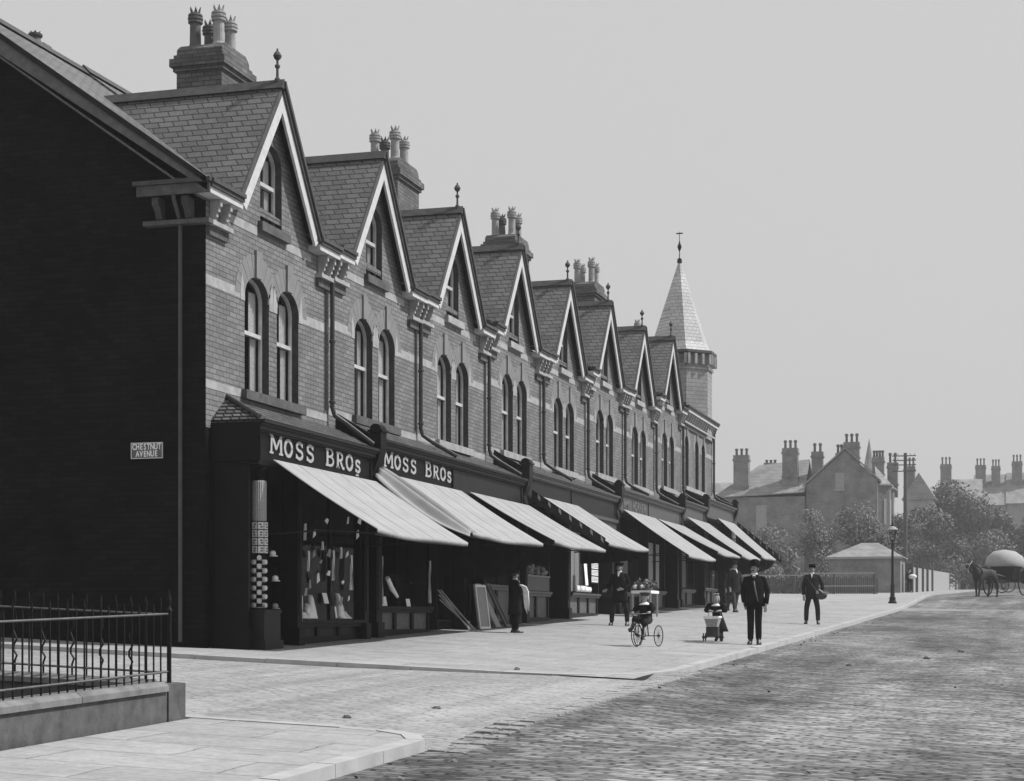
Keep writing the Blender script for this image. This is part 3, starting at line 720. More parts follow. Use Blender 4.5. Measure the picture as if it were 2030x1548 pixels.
def awning(H, ya, yb, zt, zo, xo=2.65, xi=.82, sag=.05, fold=0, mat='canvas', val=.05, curtain=0, rod=True):
    m = MB(); ny, nx = (170 if fold else 40), 16; th = .012
    rnd = random.Random(int(ya * 10))
    ph = rnd.uniform(0, 6)
    def P(u, v):
        y = ya + (yb - ya) * u; x = xi + (xo - xi) * v; z = zt + (zo - zt) * v
        z -= sag * math.sin(math.pi * v) * (.6 + .4 * math.sin(math.pi * u))
        z += .012 * math.sin(u * 9 + ph) * v
        x -= .05 * math.sin(math.pi * u) * v                # front edge bows in
        z -= .03 * math.sin(math.pi * u) * v * v
        if fold:   # gathered folds at the near edge, swinging across
            d = u - (.06 + .10 * v)
            e = math.exp(-((d - .03) / .045) ** 2); q_ = math.sin(math.pi * min(1, v * .96))
            z -= .13 * max(0, 1 - abs(u - .11) / .12) * q_
        return (x, y, z)
    top = [[P(u / ny, v / nx) for v in range(nx + 1)] for u in range(ny + 1)]
    i0 = 0
    for u in range(ny + 1):
        for v in range(nx + 1): m.v.append(top[u][v])
    for u in range(ny + 1):
        for v in range(nx + 1): x, y, z = top[u][v]; m.v.append((x - .006, y, z - th))
    N = (ny + 1) * (nx + 1); K = nx + 1
    for u in range(ny):
        for v in range(nx):
            q = (u * K + v, u * K + v + 1, (u + 1) * K + v + 1, (u + 1) * K + v); m.f.append(q); m.f.append(tuple(N + k for k in q[::-1]))
    for v in range(nx): m.f.append((v, v + 1, N + v + 1, N + v)); w0 = ny * K; m.f.append((w0 + v, w0 + v + 1, N + w0 + v + 1, N + w0 + v))
    # short scalloped valance
    sc_n = 90
    for k in range(sc_n):
        u0, u1 = k / sc_n, (k + 1) / sc_n
        p, q = P(u0, 1), P(u1, 1); hgt = val * (1 + .35 * abs(math.sin(k * math.pi / 2.)))
        m.prism([p, q, (q[0] - .01, q[1], q[2] - hgt), (p[0] - .01, p[1], p[2] - hgt)], (-.006, 0, 0))
    aw = m.build('awning', mat, H, smooth=False)
    for p in aw.data.polygons: p.use_smooth = True
    rr = MB(); rr.tube([(xo - .06, ya + .02, zo - .06), (xo - .1, (ya + yb) / 2, zo - .085), (xo - .06, yb - .02, zo - .06)], .022, 8)
    rr.build('front_rail', 'iron', aw)
    for yy in (ya + .04, yb - .04):
        MB().tube([(.72, yy, zo - .05), (1.6, yy, zo - .0), (xo - .06, yy, zo - .06)], .016, 6).build('awning_arm', 'iron', aw)
    sm2 = MB()
    for k in range(1, 5):        # sewn seams of the canvas widths
        uu = k / 5 + .004
        if fold and k == 1: continue
        pts_ = [Vector(P(uu, v / 12)) + Vector((.0, 0, .004)) for v in range(13)]
        for a_, b_ in zip(pts_[:-1], pts_[1:]): sm2.prism([a_, b_, b_ + Vector((0, .008, 0)), a_ + Vector((0, .008, 0))], (.002, 0, .003))
    each(sm2, 96, 'seam', 'canvas_seam', aw)
    if curtain:
        c = MB(); yy = yb + .02; n = 16; bot = []; topl = []
        for k in range(n + 1):
            v = k / n; x = xi + .05 + (xo - xi - .12) * v; ztl = zt + (zo - zt) * v - .08
            zbm = zo - curtain * math.sqrt(max(0, 1 - v ** 2.2)) - .1
            topl.append((x, yy + .02 * math.sin(v * 40), ztl)); bot.append((x, yy + .02 * math.sin(v * 40), min(zbm, ztl - .02)))
        for k in range(n): c.prism([topl[k], topl[k + 1], bot[k + 1], bot[k]], (0, .01, 0))
        c.build('side_curtain', 'wool_black', aw)
    return aw

HS = []
for i in range(9):
    H, org = house(i); HS.append(H); fo, fz0, zc = shopfront(H, i)
# chimneys on the party walls
P4 = lambda h, d=0: [(-.22, -.38, h, d), (.22, -.38, h, d), (-.22, .12, h * .95, 0), (.22, .12, h * .95, 0), (0, .42, h * .9, 0)]
chimney(HS[0], 5.0, 8.2, 10.88, [(-.22, -.3, .76, 1), (.25, -.3, .76, 0), (-.2, .25, .7, 1), (.22, .25, .74, 0)])
chimney(HS[2], 14.5, 8.2, 11.14, [(-.25, -.38, .78, 0), (.25, -.38, .82, 0), (-.22, .2, .75, 1), (.25, .25, .74, 0)], 1.5)
chimney(HS[4], 24.3, 8.4, 11.42, [(-.25, -.38, .85, 0), (.25, -.38, .85, 0), (-.22, .2, .8, 1), (.25, .25, .8, 0)], 1.5)
chimney(HS[6], 34.0, 8.6, 11.85, [(-.25, -.38, .85, 0), (.25, -.38, .88, 0), (-.22, .2, .8, 0), (.25, .25, .8, 0)], 1.5)
chimney(HS[8], 43.2, 8.8, 11.3, [(.25, -.3, .85, 0)], .9, -3.1, -2.3)
chimney(HS[0], 5.3, 9.4, 11.45, [(0, -.1, .25, 1)], .6, -6.35, -5.95)
# gable end wall of the corner house
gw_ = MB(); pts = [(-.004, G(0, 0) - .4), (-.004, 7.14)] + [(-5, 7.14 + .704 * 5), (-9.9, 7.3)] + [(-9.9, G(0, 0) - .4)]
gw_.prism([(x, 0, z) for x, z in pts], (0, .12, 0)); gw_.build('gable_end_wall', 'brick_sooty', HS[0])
v_ = MB()
for (xa, za, xb, zb) in ((.2, 7.2, -5.0, 7.2 + .704 * 5.2), (-5.0, 7.2 + .704 * 5.2, -10, 7.3)):
    v_.prism([(xa, -.36, za - .10), (xb, -.36, zb - .10), (xb, -.36, zb - .42), (xa, -.36, za - .42 if xa < 0 else za - .2)], (0, .035, 0))
v_.build('verge_board', 'panel', HS[0])
v_ = MB(); v_.prism([(.2, -.40, 7.2), (-5.0, -.40, 7.2 + .704 * 5.2), (-5.0, -.40, 7.1 + .704 * 5.2), (.2, -.40, 7.1)], (0, .07, 0)); v_.build('verge_moulding', 'shop_paint', HS[0])
v_ = MB(); v_.prism([(0, -.32, 7.0 - .03), (-5.0, -.32, 7.0 + .704 * 5 - .03), (-5.0, -.32, 6.96 + .704 * 5 - .03), (0, -.32, 6.96 - .03)], (0, .315, 0)); v_.build('soffit', 'panel', HS[0])
MB().tube([(-.39, -.34, 7.1), (-.39, -.3, 6.9), (-.39, -.09, 6.6), (-.39, -.09, .1)], .034, 8).build('downpipe', 'shop_paint_mid', HS[0])
ew = MB(); ew.prism([(0, 45.78, 0), (0, 45.78, 8.3), (-9.6, 45.78, 8.1), (-9.6, 45.78, 0)], (0, .12, 0)); ew.build('gable_end_wall', 'brick', HS[8])
# street name plate
pl = MB(); pl.box(-1.27, -.72, -.03, -.002, 2.96, 3.21); plate = pl.build('street_name_sign', 'iron_worn', None, (-1.0, -.01, 3.08), label='small enamel street sign on the black gable end wall reading CHESTNUT AVENUE', cat='sign')
bd = MB(); bd.box(-1.27, -.72, -.036, -.031, 3.195, 3.21); bd.box(-1.27, -.72, -.036, -.031, 2.96, 2.972); bd.box(-1.27, -1.258, -.036, -.031, 2.972, 3.195); bd.box(-.732, -.72, -.036, -.031, 2.972, 3.195); bd.build('border', 'paper', plate)
font_line('CHESTNUT', .13, 'goods_paper', plate, lambda x, y, z: faceNY(x, y, z, (-1, -.01, 3.08)), (-.995, -.034, 3.14), 0, .063, .003, .68)
font_line('AVENUE', .13, 'goods_paper', plate, lambda x, y, z: faceNY(x, y, z, (-1, -.01, 3.08)), (-.995, -.034, 3.03), 0, .064, .003, .68)
# fascia lettering
def lettering(H, ya, zb, h, yend):
    txt = [('M', 1.2, .04), ('O', 1.05, .06), ('S', 1.05, .06), ('S', 1.05, .36), ('B', 1.18, .05), ('R', 1.05, .05), ('O', 1.05, .06), ('S', .8, 0)]
    k = 1.0
    mb = MB(); ye = serif_text(mb, txt, 0, 0, h, 1.0, 0, .046)
    sc_ = (yend - ya) / ye
    mb.v = [(p[0] + .747, ya + p[1] * sc_, zb + p[2]) for p in mb.v]
    for a0, a1, f0, f1 in mb.marks:
        q = MB(); q.v = mb.v[a0:a1]; q.f = [tuple(k - a0 for k in f) for f in mb.f[f0:f1]]; q.build('letter', 'letter', H)
lettering(HS[0], .72, 3.07, .26, 4.66); lettering(HS[1], 5.86, 3.29, .25, 9.85)
MB().box(.747, .76, 4.42, 4.56, 3.0, 3.03).build('underline', 'letter', HS[0])
def ft(H, txt, y, z, size, mat): font_line(txt, size, mat, H, lambda a, b, c: faceX(a, b, c, H['_o']), (.748, y, z), 1, .31, .012)
ft(HS[5], 'WM. HORNER', 27.75, 3.89, .40, 'letter_dim')
# consoles
for k, (y, zc) in enumerate([(5.43, 3.62), (15.45, 3.88), (25.38, 4.12), (35.31, 4.42), (39.95, 4.72), (46.75, 4.96)]):
    console(HS[[0, 2, 4, 6, 7, 8][k]], y, zc, 0)
# shop fronts, house by house: windows, doors, posts
def shop(i, segs, sillh, mat):
    H = HS[i]; a, b, zc = SHOP[i]; zt = zc - .66
    for (ty, ya, yb, *rest) in segs:
        gz = G(.6, (ya + yb) / 2)
        if ty == 'w': shop_window(H, ya, yb, gz, gz + (rest[0] if rest else sillh), zt, mat, rest[1] if len(rest) > 1 else 1)
        if ty == 'p': pilaster(H, ya, yb, gz, zt + .02, mat)
        if ty == 'd':
            d = MB(); x = -.15; d.box(x - .05, x, ya, yb, gz - .05, gz + 2.15); d.box(x + .001, x + .02, ya + .12, yb - .12, gz + .15, gz + .85); dd = d.build('door', mat, H)
            MB().box(x + .001, x + .008, ya + .14, yb - .14, gz + 1.0, gz + 1.95).build('glass', 'glass', dd)
            MB().lathe((x + .04, yb - .07, gz + .98), [(.02, 0), (.03, .02), (.02, .04)], 8).build('handle', 'iron_worn', dd)
        if ty == 'r': # return glass of a recessed doorway
            pass
    # black interior behind the front
    lo, hi = a - (.2 if i else -.1), b + .3
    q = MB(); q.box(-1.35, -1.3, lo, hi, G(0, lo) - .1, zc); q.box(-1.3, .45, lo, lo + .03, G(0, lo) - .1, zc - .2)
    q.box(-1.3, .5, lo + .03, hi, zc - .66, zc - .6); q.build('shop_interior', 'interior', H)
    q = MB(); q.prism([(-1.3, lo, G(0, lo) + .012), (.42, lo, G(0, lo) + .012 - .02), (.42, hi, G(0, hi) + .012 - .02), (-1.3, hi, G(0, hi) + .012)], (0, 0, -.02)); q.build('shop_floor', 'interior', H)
shop(0, [('p', 1.95, 2.14), ('w', 2.14, 5.02, .36, 1), ('p', 5.02, 5.22), ('d', .9, 1.9)], .4, 'dark_paint')
shop(1, [('p', 5.62, 5.92), ('w', 5.92, 8.9, .52, 0), ('d', 9.0, 9.9)], .5, 'dark_paint')
shop(2, [('p', 10.9, 11.05), ('p', 12.3, 12.45), ('w', 12.45, 14.9, .9, 1), ('p', 15.0, 15.2)], .5, 'dark_paint')
shop(3, [('p', 15.7, 15.9), ('w', 15.9, 18.2, .72, 0), ('d', 18.35, 19.3), ('p', 19.75, 20.0)], .6, 'shop_paint')
shop(4, [('w', 20.3, 23.5, .62, 1), ('d', 23.7, 24.6), ('p', 24.85, 25.1)], .6, 'shop_paint')
shop(5, [('p', 25.7, 25.9), ('w', 25.9, 28.6, .6, 0), ('d', 28.8, 29.6)], .6, 'shop_paint')
shop(6, [('p', 29.85, 30.0), ('w', 30.0, 33.0, .6, 1), ('d', 33.3, 34.4), ('p', 34.8, 35.1)], .6, 'shop_paint')
shop(7, [('p', 35.5, 35.7), ('w', 35.8, 38.4, .6, 1), ('d', 38.6, 39.5)], .6, 'shop_paint')
shop(8, [('p', 40.1, 40.3), ('w', 40.4, 43.2, .6, 1), ('d', 43.5, 44.5), ('p', 44.7, 44.9), ('p', 46.3, 46.6)], .6, 'shop_paint')
# return side of the last shop
MB().box(0, .6, 46.4, 46.5, 1.0, 4.4).build('side_panel', 'shop_paint_mid', HS[8])
# sunblind box (house 5)
MB().box(.5, .86, 20.6, 25.0, 3.24, 3.33).box(.5, .80, 20.6, 25.0, 3.05, 3.235).build('blind_box', 'shop_paint_mid', HS[4])
# corner column wrapped with goods
ped = MB(); gz = G(.6, .6); ped.box(.36, .82, .36, .98, gz - .1, gz + .58); ped.box(.32, .86, .32, 1.02, gz - .1, gz + .13); ped.box(.34, .84, .34, 1.0, gz + .56, gz + .61)
ped.build('pedestal', 'shop_paint', HS[0])
colm = MB(); colm.lathe((.6, .66, gz + .61), [(.10, 0), (.08, .03), (.08, 2.2), (.12, 2.24), (.15, 2.32)], 20); colm.build('column', 'dark_paint', HS[0])
cx_, cy_ = .6, .66
pan = MB(); pan.lathe((cx_, cy_, gz + 2.0), [(.105, 0), (.115, .02), (.115, .62), (.105, .64)], 44); pan.v = [((cx_ + (a - cx_) * (1 if (i_ % 2) else .93)), (cy_ + (b - cy_) * (1 if (i_ % 2) else .93)), c) for i_, (a, b, c) in enumerate(pan.v)]
tag(pan.build('wrapped_cloth_roll', 'canvas_seam', None, (cx_, cy_, gz + 2.0), smooth=False), 'pale ribbed cloth wrapped round the top of the corner column', 'cloth')
for k in range(24): pass
ccl = MB()
for k in range(4):
    for q, a in enumerate((-100, -55, -10)):
        an = R(a); r0 = .115; zz = gz + 1.5 + k * .125
        n_ = Vector((math.cos(an), math.sin(an), 0)); tt = Vector((-n_.y, n_.x, 0)); c = Vector((cx_, cy_, zz)) + n_ * r0
        ccl.prism([c - tt * .042, c + tt * .042, c + tt * .042 + Vector((0, 0, .11)), c - tt * .042 + Vector((0, 0, .11))], n_ * .02)
tag(ccl.build('price_cards', 'paper', None, (cx_, cy_, gz + 1.5)), 'block of printed white cards tied round the corner column above the round tins', 'cards')
mk = MB()
rnd = random.Random(5)
for k in range(4):
    for q, a in enumerate((-100, -55, -10)):
        an = R(a); n_ = Vector((math.cos(an), math.sin(an), 0)); tt = Vector((-n_.y, n_.x, 0)); c = Vector((cx_, cy_, gz + 1.5 + k * .125)) + n_ * .136
        for l in range(2):
            o = c + tt * rnd.uniform(-.03, 0) + Vector((0, 0, .025 + .04 * l)); mk.prism([o, o + tt * .035, o + tt * .035 + Vector((0, 0, .018)), o + Vector((0, 0, .018))], n_ * .002)
mk.build('print', 'dark_paint', bpy.data.objects['price_cards'], (cx_, cy_, gz + 1.5))
tin0 = None
for k in range(12):
    for q, a in enumerate((-118, -66, -14)):
        if (k + q) % 2: continue
        an = R(a); n_ = Vector((math.cos(an), math.sin(an), 0)); c = Vector((cx_, cy_, gz + .68 + k * .068)) + n_ * .09
        if tin0 is None:
            mm = MB(); mm.tube([(0, 0, 0), (.045, 0, 0)], .038, 12); tin0 = mm.build('round_tin', 'paper', None, (0, 0, 0)); o = tin0
        else: o = tin0.copy(); sc.collection.objects.link(o)
        o.location = c; o.rotation_euler = (0, 0, an)
        tag(o, 'small round tin hung on the corner column above its black pedestal', 'tin', 'round tins hung up the corner column')
mm = MB()
for k in range(12): mm.wheel((cx_, cy_, gz + .645 + k * .068), .09, .010, (0, 0.0001, 1), 20, 5)
tag(mm.build('string_lattice', 'paper_grey', None, (cx_, cy_, gz + .6)), 'grey cord wound round the corner column between the tins', 'cord')
# awnings
AW = [(0, .71, 5.31, 2.965, 1.84, 2.57, 0, 0), (1, 5.5, 10.33, 3.15, 2.02, 2.6, 1, .62), (2, 10.93, 15.61, 3.17, 2.1, 2.69, 0, .0), (3, 15.83, 20.38, 3.46, 2.28, 2.72, 0, .25),
      (5, 25.85, 30.48, 3.70, 2.35, 2.77, 0, 0), (6, 30.88, 35.4, 3.70, 2.62, 2.77, 0, .1), (7, 35.96, 40.34, 4.05, 2.69, 2.75, 0, .3), (8, 42.35, 46.36, 4.36, 2.90, 2.5, 0, .5)]
for (hi, ya, yb, zt, zo, xo, fo, cu) in AW: awning(HS[hi], ya, yb, zt, zo, xo, fold=fo, curtain=cu)
g_ = MB(); nu, nv = 90, 24
for a in range(nu + 1):
    for b in range(nv + 1):
        u, v = a / nu, b / nv; wd_ = .78 - .30 * v
        yy = 5.36 + u * wd_ + .02 * v; xx = .80 + 1.78 * v; zz = 3.19 + (2.02 - 3.19) * v - .05 * math.sin(math.pi * v)
        env = math.sin(math.pi * min(1, v * .9 + .1))
        zz += .11 * math.sin(math.pi * min(1, u * 1.15)) * (.25 + .75 * env) +   .042 * math.sin(u * 2 * math.pi * 6.5 + 1.5 * v) * (.5 + .5 * env)
        if u < .22: zz -= (.22 - u) * 1.1 * (.35 + .65 * env); yy -= (.22 - u) * .35
        if u > .87: zz -= (u - .87) * 1.3 * env
        g_.v.append((xx, yy, zz))
for a in range(nu):
    for b in range(nv): p0 = a * (nv + 1) + b; g_.f.append((p0, p0 + 1, p0 + nv + 2, p0 + nv + 1))
ga = g_.build('gathered_canvas', 'canvas', HS[1], smooth=True)
so_ = ga.modifiers.new('thick', 'SOLIDIFY'); so_.thickness = .012
# scalloped striped side strip (house 4) seen between two awnings
for hh, ya, zt, zo in ((3, 15.72, 3.46, 2.28), (8, 46.9, 4.36, 2.9)):
    m = MB(); m2 = MB()
    for k in range(14):
        v0, v1 = k / 14, (k + 1) / 14; f = lambda v: (.85 + 1.8 * v, zt + .1 + (zo - zt) * v)
        (x0, z0), (x1, z1) = f(v0), f(v1)
        m2.prism([(x0, ya, z0), (x1, ya, z1), (x1, ya, z1 - .26), (x0, ya, z0 - .26)], (0, .012, 0))
        if k % 2: m.prism([(x0 + .02, ya - .006, z0 - .02), (x1 - .05, ya - .006, z1 - .02), (x1 - .05, ya - .006, z1 - .12), (x0 + .02, ya - .006, z0 - .12)], (0, .005, 0))
    m.build('striped_valance', 'canvas', HS[hh]); m2.build('striped_valance', 'wool_dark', HS[hh])

# ------------------------------------------------------------------ corner turret (part of the end house)
tc = (-1.10, 44.6); TH = HS[8]
def octa(r): return r
m = MB(); m.lathe((tc[0], tc[1], 0), [(1.32, 7.6), (1.32, 10.3), (1.38, 10.32), (1.38, 10.42), (1.32, 10.44), (1.32, 10.6), (1.34, 10.95)], 8); m.xf(Matrix.Translation((tc[0], tc[1], 0)) @ Matrix.Rotation(R(22.5), 4, 'Z') @ Matrix.Translation((-tc[0], -tc[1], 0)))
tb = m.build('turret', 'turret', TH)
m = MB()
for k in range(8):
    for q in (-.5, -.17, .17, .5):
        a = R(45 * k); n_ = Vector((math.cos(a), math.sin(a), 0)); t_ = Vector((-n_.y, n_.x, 0)); c = Vector((tc[0], tc[1], 0)) + n_ * 1.22 + t_ * q
        m.prism([c - t_ * .05 + Vector((0, 0, 10.5)), c + t_ * .05 + Vector((0, 0, 10.5)), c + t_ * .05 + Vector((0, 0, 10.9)), c - t_ * .05 + Vector((0, 0, 10.9))], n_ * .2)
each(m, 8, 'turret_bracket', 'stone', tb)
m = MB(); m.lathe((tc[0], tc[1], 0), [(1.44, 10.9), (1.52, 10.95), (1.52, 11.05), (1.3, 11.08)], 8); m.xf(Matrix.Translation((tc[0], tc[1], 0)) @ Matrix.Rotation(R(22.5), 4, 'Z') @ Matrix.Translation((-tc[0], -tc[1], 0))); m.build('turret_cornice', 'stone_dark', tb)
m = MB(); m.lathe((tc[0], tc[1], 0), [(1.30, 11.06), (1.13, 11.4), (.04, 14.75), (.03, 14.9)], 8); m.xf(Matrix.Translation((tc[0], tc[1], 0)) @ Matrix.Rotation(R(22.5), 4, 'Z') @ Matrix.Translation((-tc[0], -tc[1], 0))); m.build('spire', 'slate_pale', TH)
m = MB(); m.lathe((tc[0], tc[1], 14.7), [(.1, 0), (.09, .15), (.02, .2), (.015, .45), (.06, .55), (.09, .65), (.03, .8), (.012, .9), (.012, 1.2), (.005, 1.25)], 8); m.box(tc[0] - .13, tc[0] + .13, tc[1] - .01, tc[1] + .01, 15.85, 15.9); m.build('finial', 'iron', TH)

# ------------------------------------------------------------------ near wall and railing
m = MB(); xw = 4.74
ys = fr_(-10.05, -22, 8)
def wall_seg(m, pts):   # pts list (x,y) quads with per-vertex ground
    m.hexa([(x, y, G(x, y) - .3) for x, y in pts] + [(x, y, G(x, y) + .27) for x, y in pts])
for a, b in zip(ys[:-1], ys[1:]): wall_seg(m, [(xw - .26, b), (xw, b), (xw, a - (.42 if a > -10.1 else 0)), (xw - .26, a - (.42 if a > -10.1 else 0))])
wall_seg(m, [(-8, -10.45), (xw - .3, -10.45), (xw - .3, -10.2), (-8, -10.2)])
WL = thing('garden_wall', (xw, -10.2, G(xw, -10.2)), 'low stone garden wall with rough foot and rounded coping under the iron railing', 'wall')
m.build('wall', 'stone_dark', WL)
m = MB(); p4 = [(xw - .30, -10.46), (xw + .015, -10.46), (xw + .015, -10.13), (xw - .30, -10.13)]
m.hexa([(x, y, G(x, y) - .3) for x, y in p4] + [(x - (.0), y, G(x, y) + .33) for x, y in p4]); m.build('end_pier', 'stone_dark', WL)
m = MB()
def coping(m, A, B, wd, nn):
    A = Vector(A); B = Vector(B); d = (B - A).normalized(); n_ = Vector((-d.y, d.x, 0)); prof = [(-wd / 2, 0), (-wd / 2, .05), (-wd / 2 + .05, .085), (wd / 2 - .05, .085), (wd / 2, .05), (wd / 2, 0)]
    i0 = len(m.v)
    for p in (A, B):
        for (o, h) in prof: m.v.append(tuple(p + n_ * o + Vector((0, 0, h))))
    k = len(prof); m.f.append(tuple(range(i0, i0 + k))); m.f.append(tuple(range(i0 + k, i0 + 2 * k)))
    for j in range(k): m.f.append((i0 + j, i0 + (j + 1) % k, i0 + k + (j + 1) % k, i0 + k + j))
zc_ = .272
for a, b in ((-22, -18.01), (-18, -14.01), (-14, -12.01), (-12, -10.48)): coping(m, (xw - .13, a, G(xw, a) + zc_), (xw - .13, b, G(xw, b) + zc_), .32, 0)
for a, b in ((-8, -4.01), (-4, 0), (0.01, 4.5)): coping(m, (a, -10.33, G(a, -10.3) + zc_), (b, -10.33, G(b, -10.3) + zc_), .3, 0)
m.build('coping', 'stone_mid', WL)
MB().hexa([(x, y, G(x, y) - .3) for x, y in ((-8, -22), (xw - .27, -22), (xw - .27, -10.46), (-8, -10.46))] + [(x, y, G(x, y) + .05) for x, y in ((-8, -22), (xw - .27, -22), (xw - .27, -10.46), (-8, -10.46))]).build('garden_soil', 'soil', kind='structure')
RL = thing('iron_railing', (xw - .13, -10.3, G(xw, -10.3) + .35), 'black iron railing with spiked bars turning the corner on the low garden wall', 'railing')
def railing(m_bars, m_rail, A, B, pitch, wavy, seed):
    A = Vector(A); B = Vector(B); L = (B - A).length; n = int(L / pitch)
    def base(t): p = A + (B - A) * t; return Vector((p.x, p.y, G(p.x, p.y) + .34))
    for zh in (.09, .62):
        m_rail.tube([base(0) + Vector((0, 0, zh)), base(.5) + Vector((0, 0, zh)), base(1) + Vector((0, 0, zh))], (.016, .011), 6)
    for k in range(1, n + 1):
        p = base(k / n); rr = .0085
        if wavy and k % 2 == 0:
            m_bars.tube([p + Vector((0, 0, -.05))] + [p + Vector((.022 * math.sin(q * 1.9), 0, .12 + q * .05)) for q in range(9)] + [p + Vector((0, 0, .62)), p + Vector((0, 0, .74)), p + Vector((0, 0, .78))], [rr] + [rr * 1.2] * 9 + [rr, .012, .002], 5)
        else:
            h = .78 if k % 2 else .72
            m_bars.tube([p + Vector((0, 0, -.05)), p + Vector((0, 0, h - .1)), p + Vector((0, 0, h - .07)), p + Vector((0, 0, h))], [rr, rr, .013, .002], 5)
bars, rails = MB(), MB()
railing(bars, rails, (xw - .11, -10.24, 0), (xw - .13, -22, 0), .135, False, 1)
railing(bars, rails, (xw - .13, -10.35, 0), (-8, -10.35, 0), .15, True, 2)
bars.build('bars', 'iron', RL); rails.build('rail', 'iron_worn', RL)
z_ = G(xw, -10.35) + .3
MB().lathe((xw - .10, -10.23, z_), [(.022, 0), (.022, .68), (.03, .70), (.012, .74), (.022, .8), (.001, .9)], 8).build('post', 'iron', RL)

# ------------------------------------------------------------------ bits in the gutter and street
rnd = random.Random(11); m = MB()
for k in range(420):
    y = rnd.uniform(-13, 60); x = rk + .05 + abs(rnd.gauss(0, .25)) if rnd.random() < .75 else rnd.uniform(rk, 12)
    s_ = rnd.uniform(.015, .045); a = rnd.uniform(0, 6.3); z = G(x, y) + roadoff(x, y) + .01
    c = Vector((x, y, z)); u = Vector((math.cos(a), math.sin(a), rnd.uniform(0, .5))) * s_; v2 = Vector((-math.sin(a), math.cos(a), rnd.uniform(0, .3))) * s_ * .6
    m.poly([c - u - v2 * .3, c - v2, c + u, c + v2])
m.build('fallen_leaves', 'leaf_litter', kind='stuff')
for k, (x, y, s_) in enumerate([(5.3, -1.0, .05), (6.3, -7.5, .05), (5.9, -9.0, .045), (9.3, 5.5, .06), (10.4, 9, .07), (10.9, 12.5, .07)]):
    z = G(x, y) + (roadoff(x, y) if x > rk else (-.02 if y < -1.7 else 0)); q = MB()
    q.ball((x, y, z + s_ * .2), s_, s_ * .7, s_ * .45, 7, 5)
    q.v = [(a + rnd.uniform(-.01, .01), b + rnd.uniform(-.01, .01), c + rnd.uniform(-.005, .01)) for a, b, c in q.v]
    tag(q.build('horse_dropping', 'leaf_litter', None, (x, y, z)), ['small dark lump on the flags at the side road corner', 'small dark lump on the dusty setts before the near kerb', 'small dark lump on setts beside the garden wall end', 'dark lump on the main road setts opposite the corner', 'dark lump in mid road beyond the pram', 'dark lump at the right of the road before the cart'][k], 'dropping', 'droppings on the road')


# ------------------------------------------------------------------ people
def skin_obj(name, nodes, edges, mat, parent, sub=2, extra=None):
    """nodes: dict name -> (x, y, z, r | (rx, ry)); grows one continuous surface"""
    keys = list(nodes); me = bpy.data.meshes.new(name)
    me.from_pydata([nodes[k][:3] for k in keys], [(keys.index(a), keys.index(b)) for a, b in edges], [])
    ob = bpy.data.objects.new(name, me); sc.collection.objects.link(ob)
    md = ob.modifiers.new('skin', 'SKIN'); md.use_smooth_shade = True
    sv = me.skin_vertices[0].data
    for i, k in enumerate(keys):
        q = nodes[k][3]; sv[i].radius = q if isinstance(q, tuple) else (q, q); sv[i].use_root = (i == 0)
    s2 = ob.modifiers.new('sub', 'SUBSURF'); s2.levels = sub; s2.render_levels = sub
    dg = bpy.context.evaluated_depsgraph_get(); m2 = bpy.data.meshes.new_from_object(ob.evaluated_get(dg)); bpy.data.objects.remove(ob)
    if extra is not None:
        bm = bmesh.new(); bm.from_mesh(m2); e = bpy.data.meshes.new('tmp'); e.from_pydata(extra.v, [], extra.f); bm.from_mesh(e); bm.to_mesh(m2); bm.free(); bpy.data.meshes.remove(e)
    m2.name = name; m2.materials.clear(); m2.materials.append(M[mat])
    for p in m2.polygons: p.use_smooth = True
    o2 = bpy.data.objects.new(name, m2); sc.collection.objects.link(o2); o2.parent = parent
    return o2
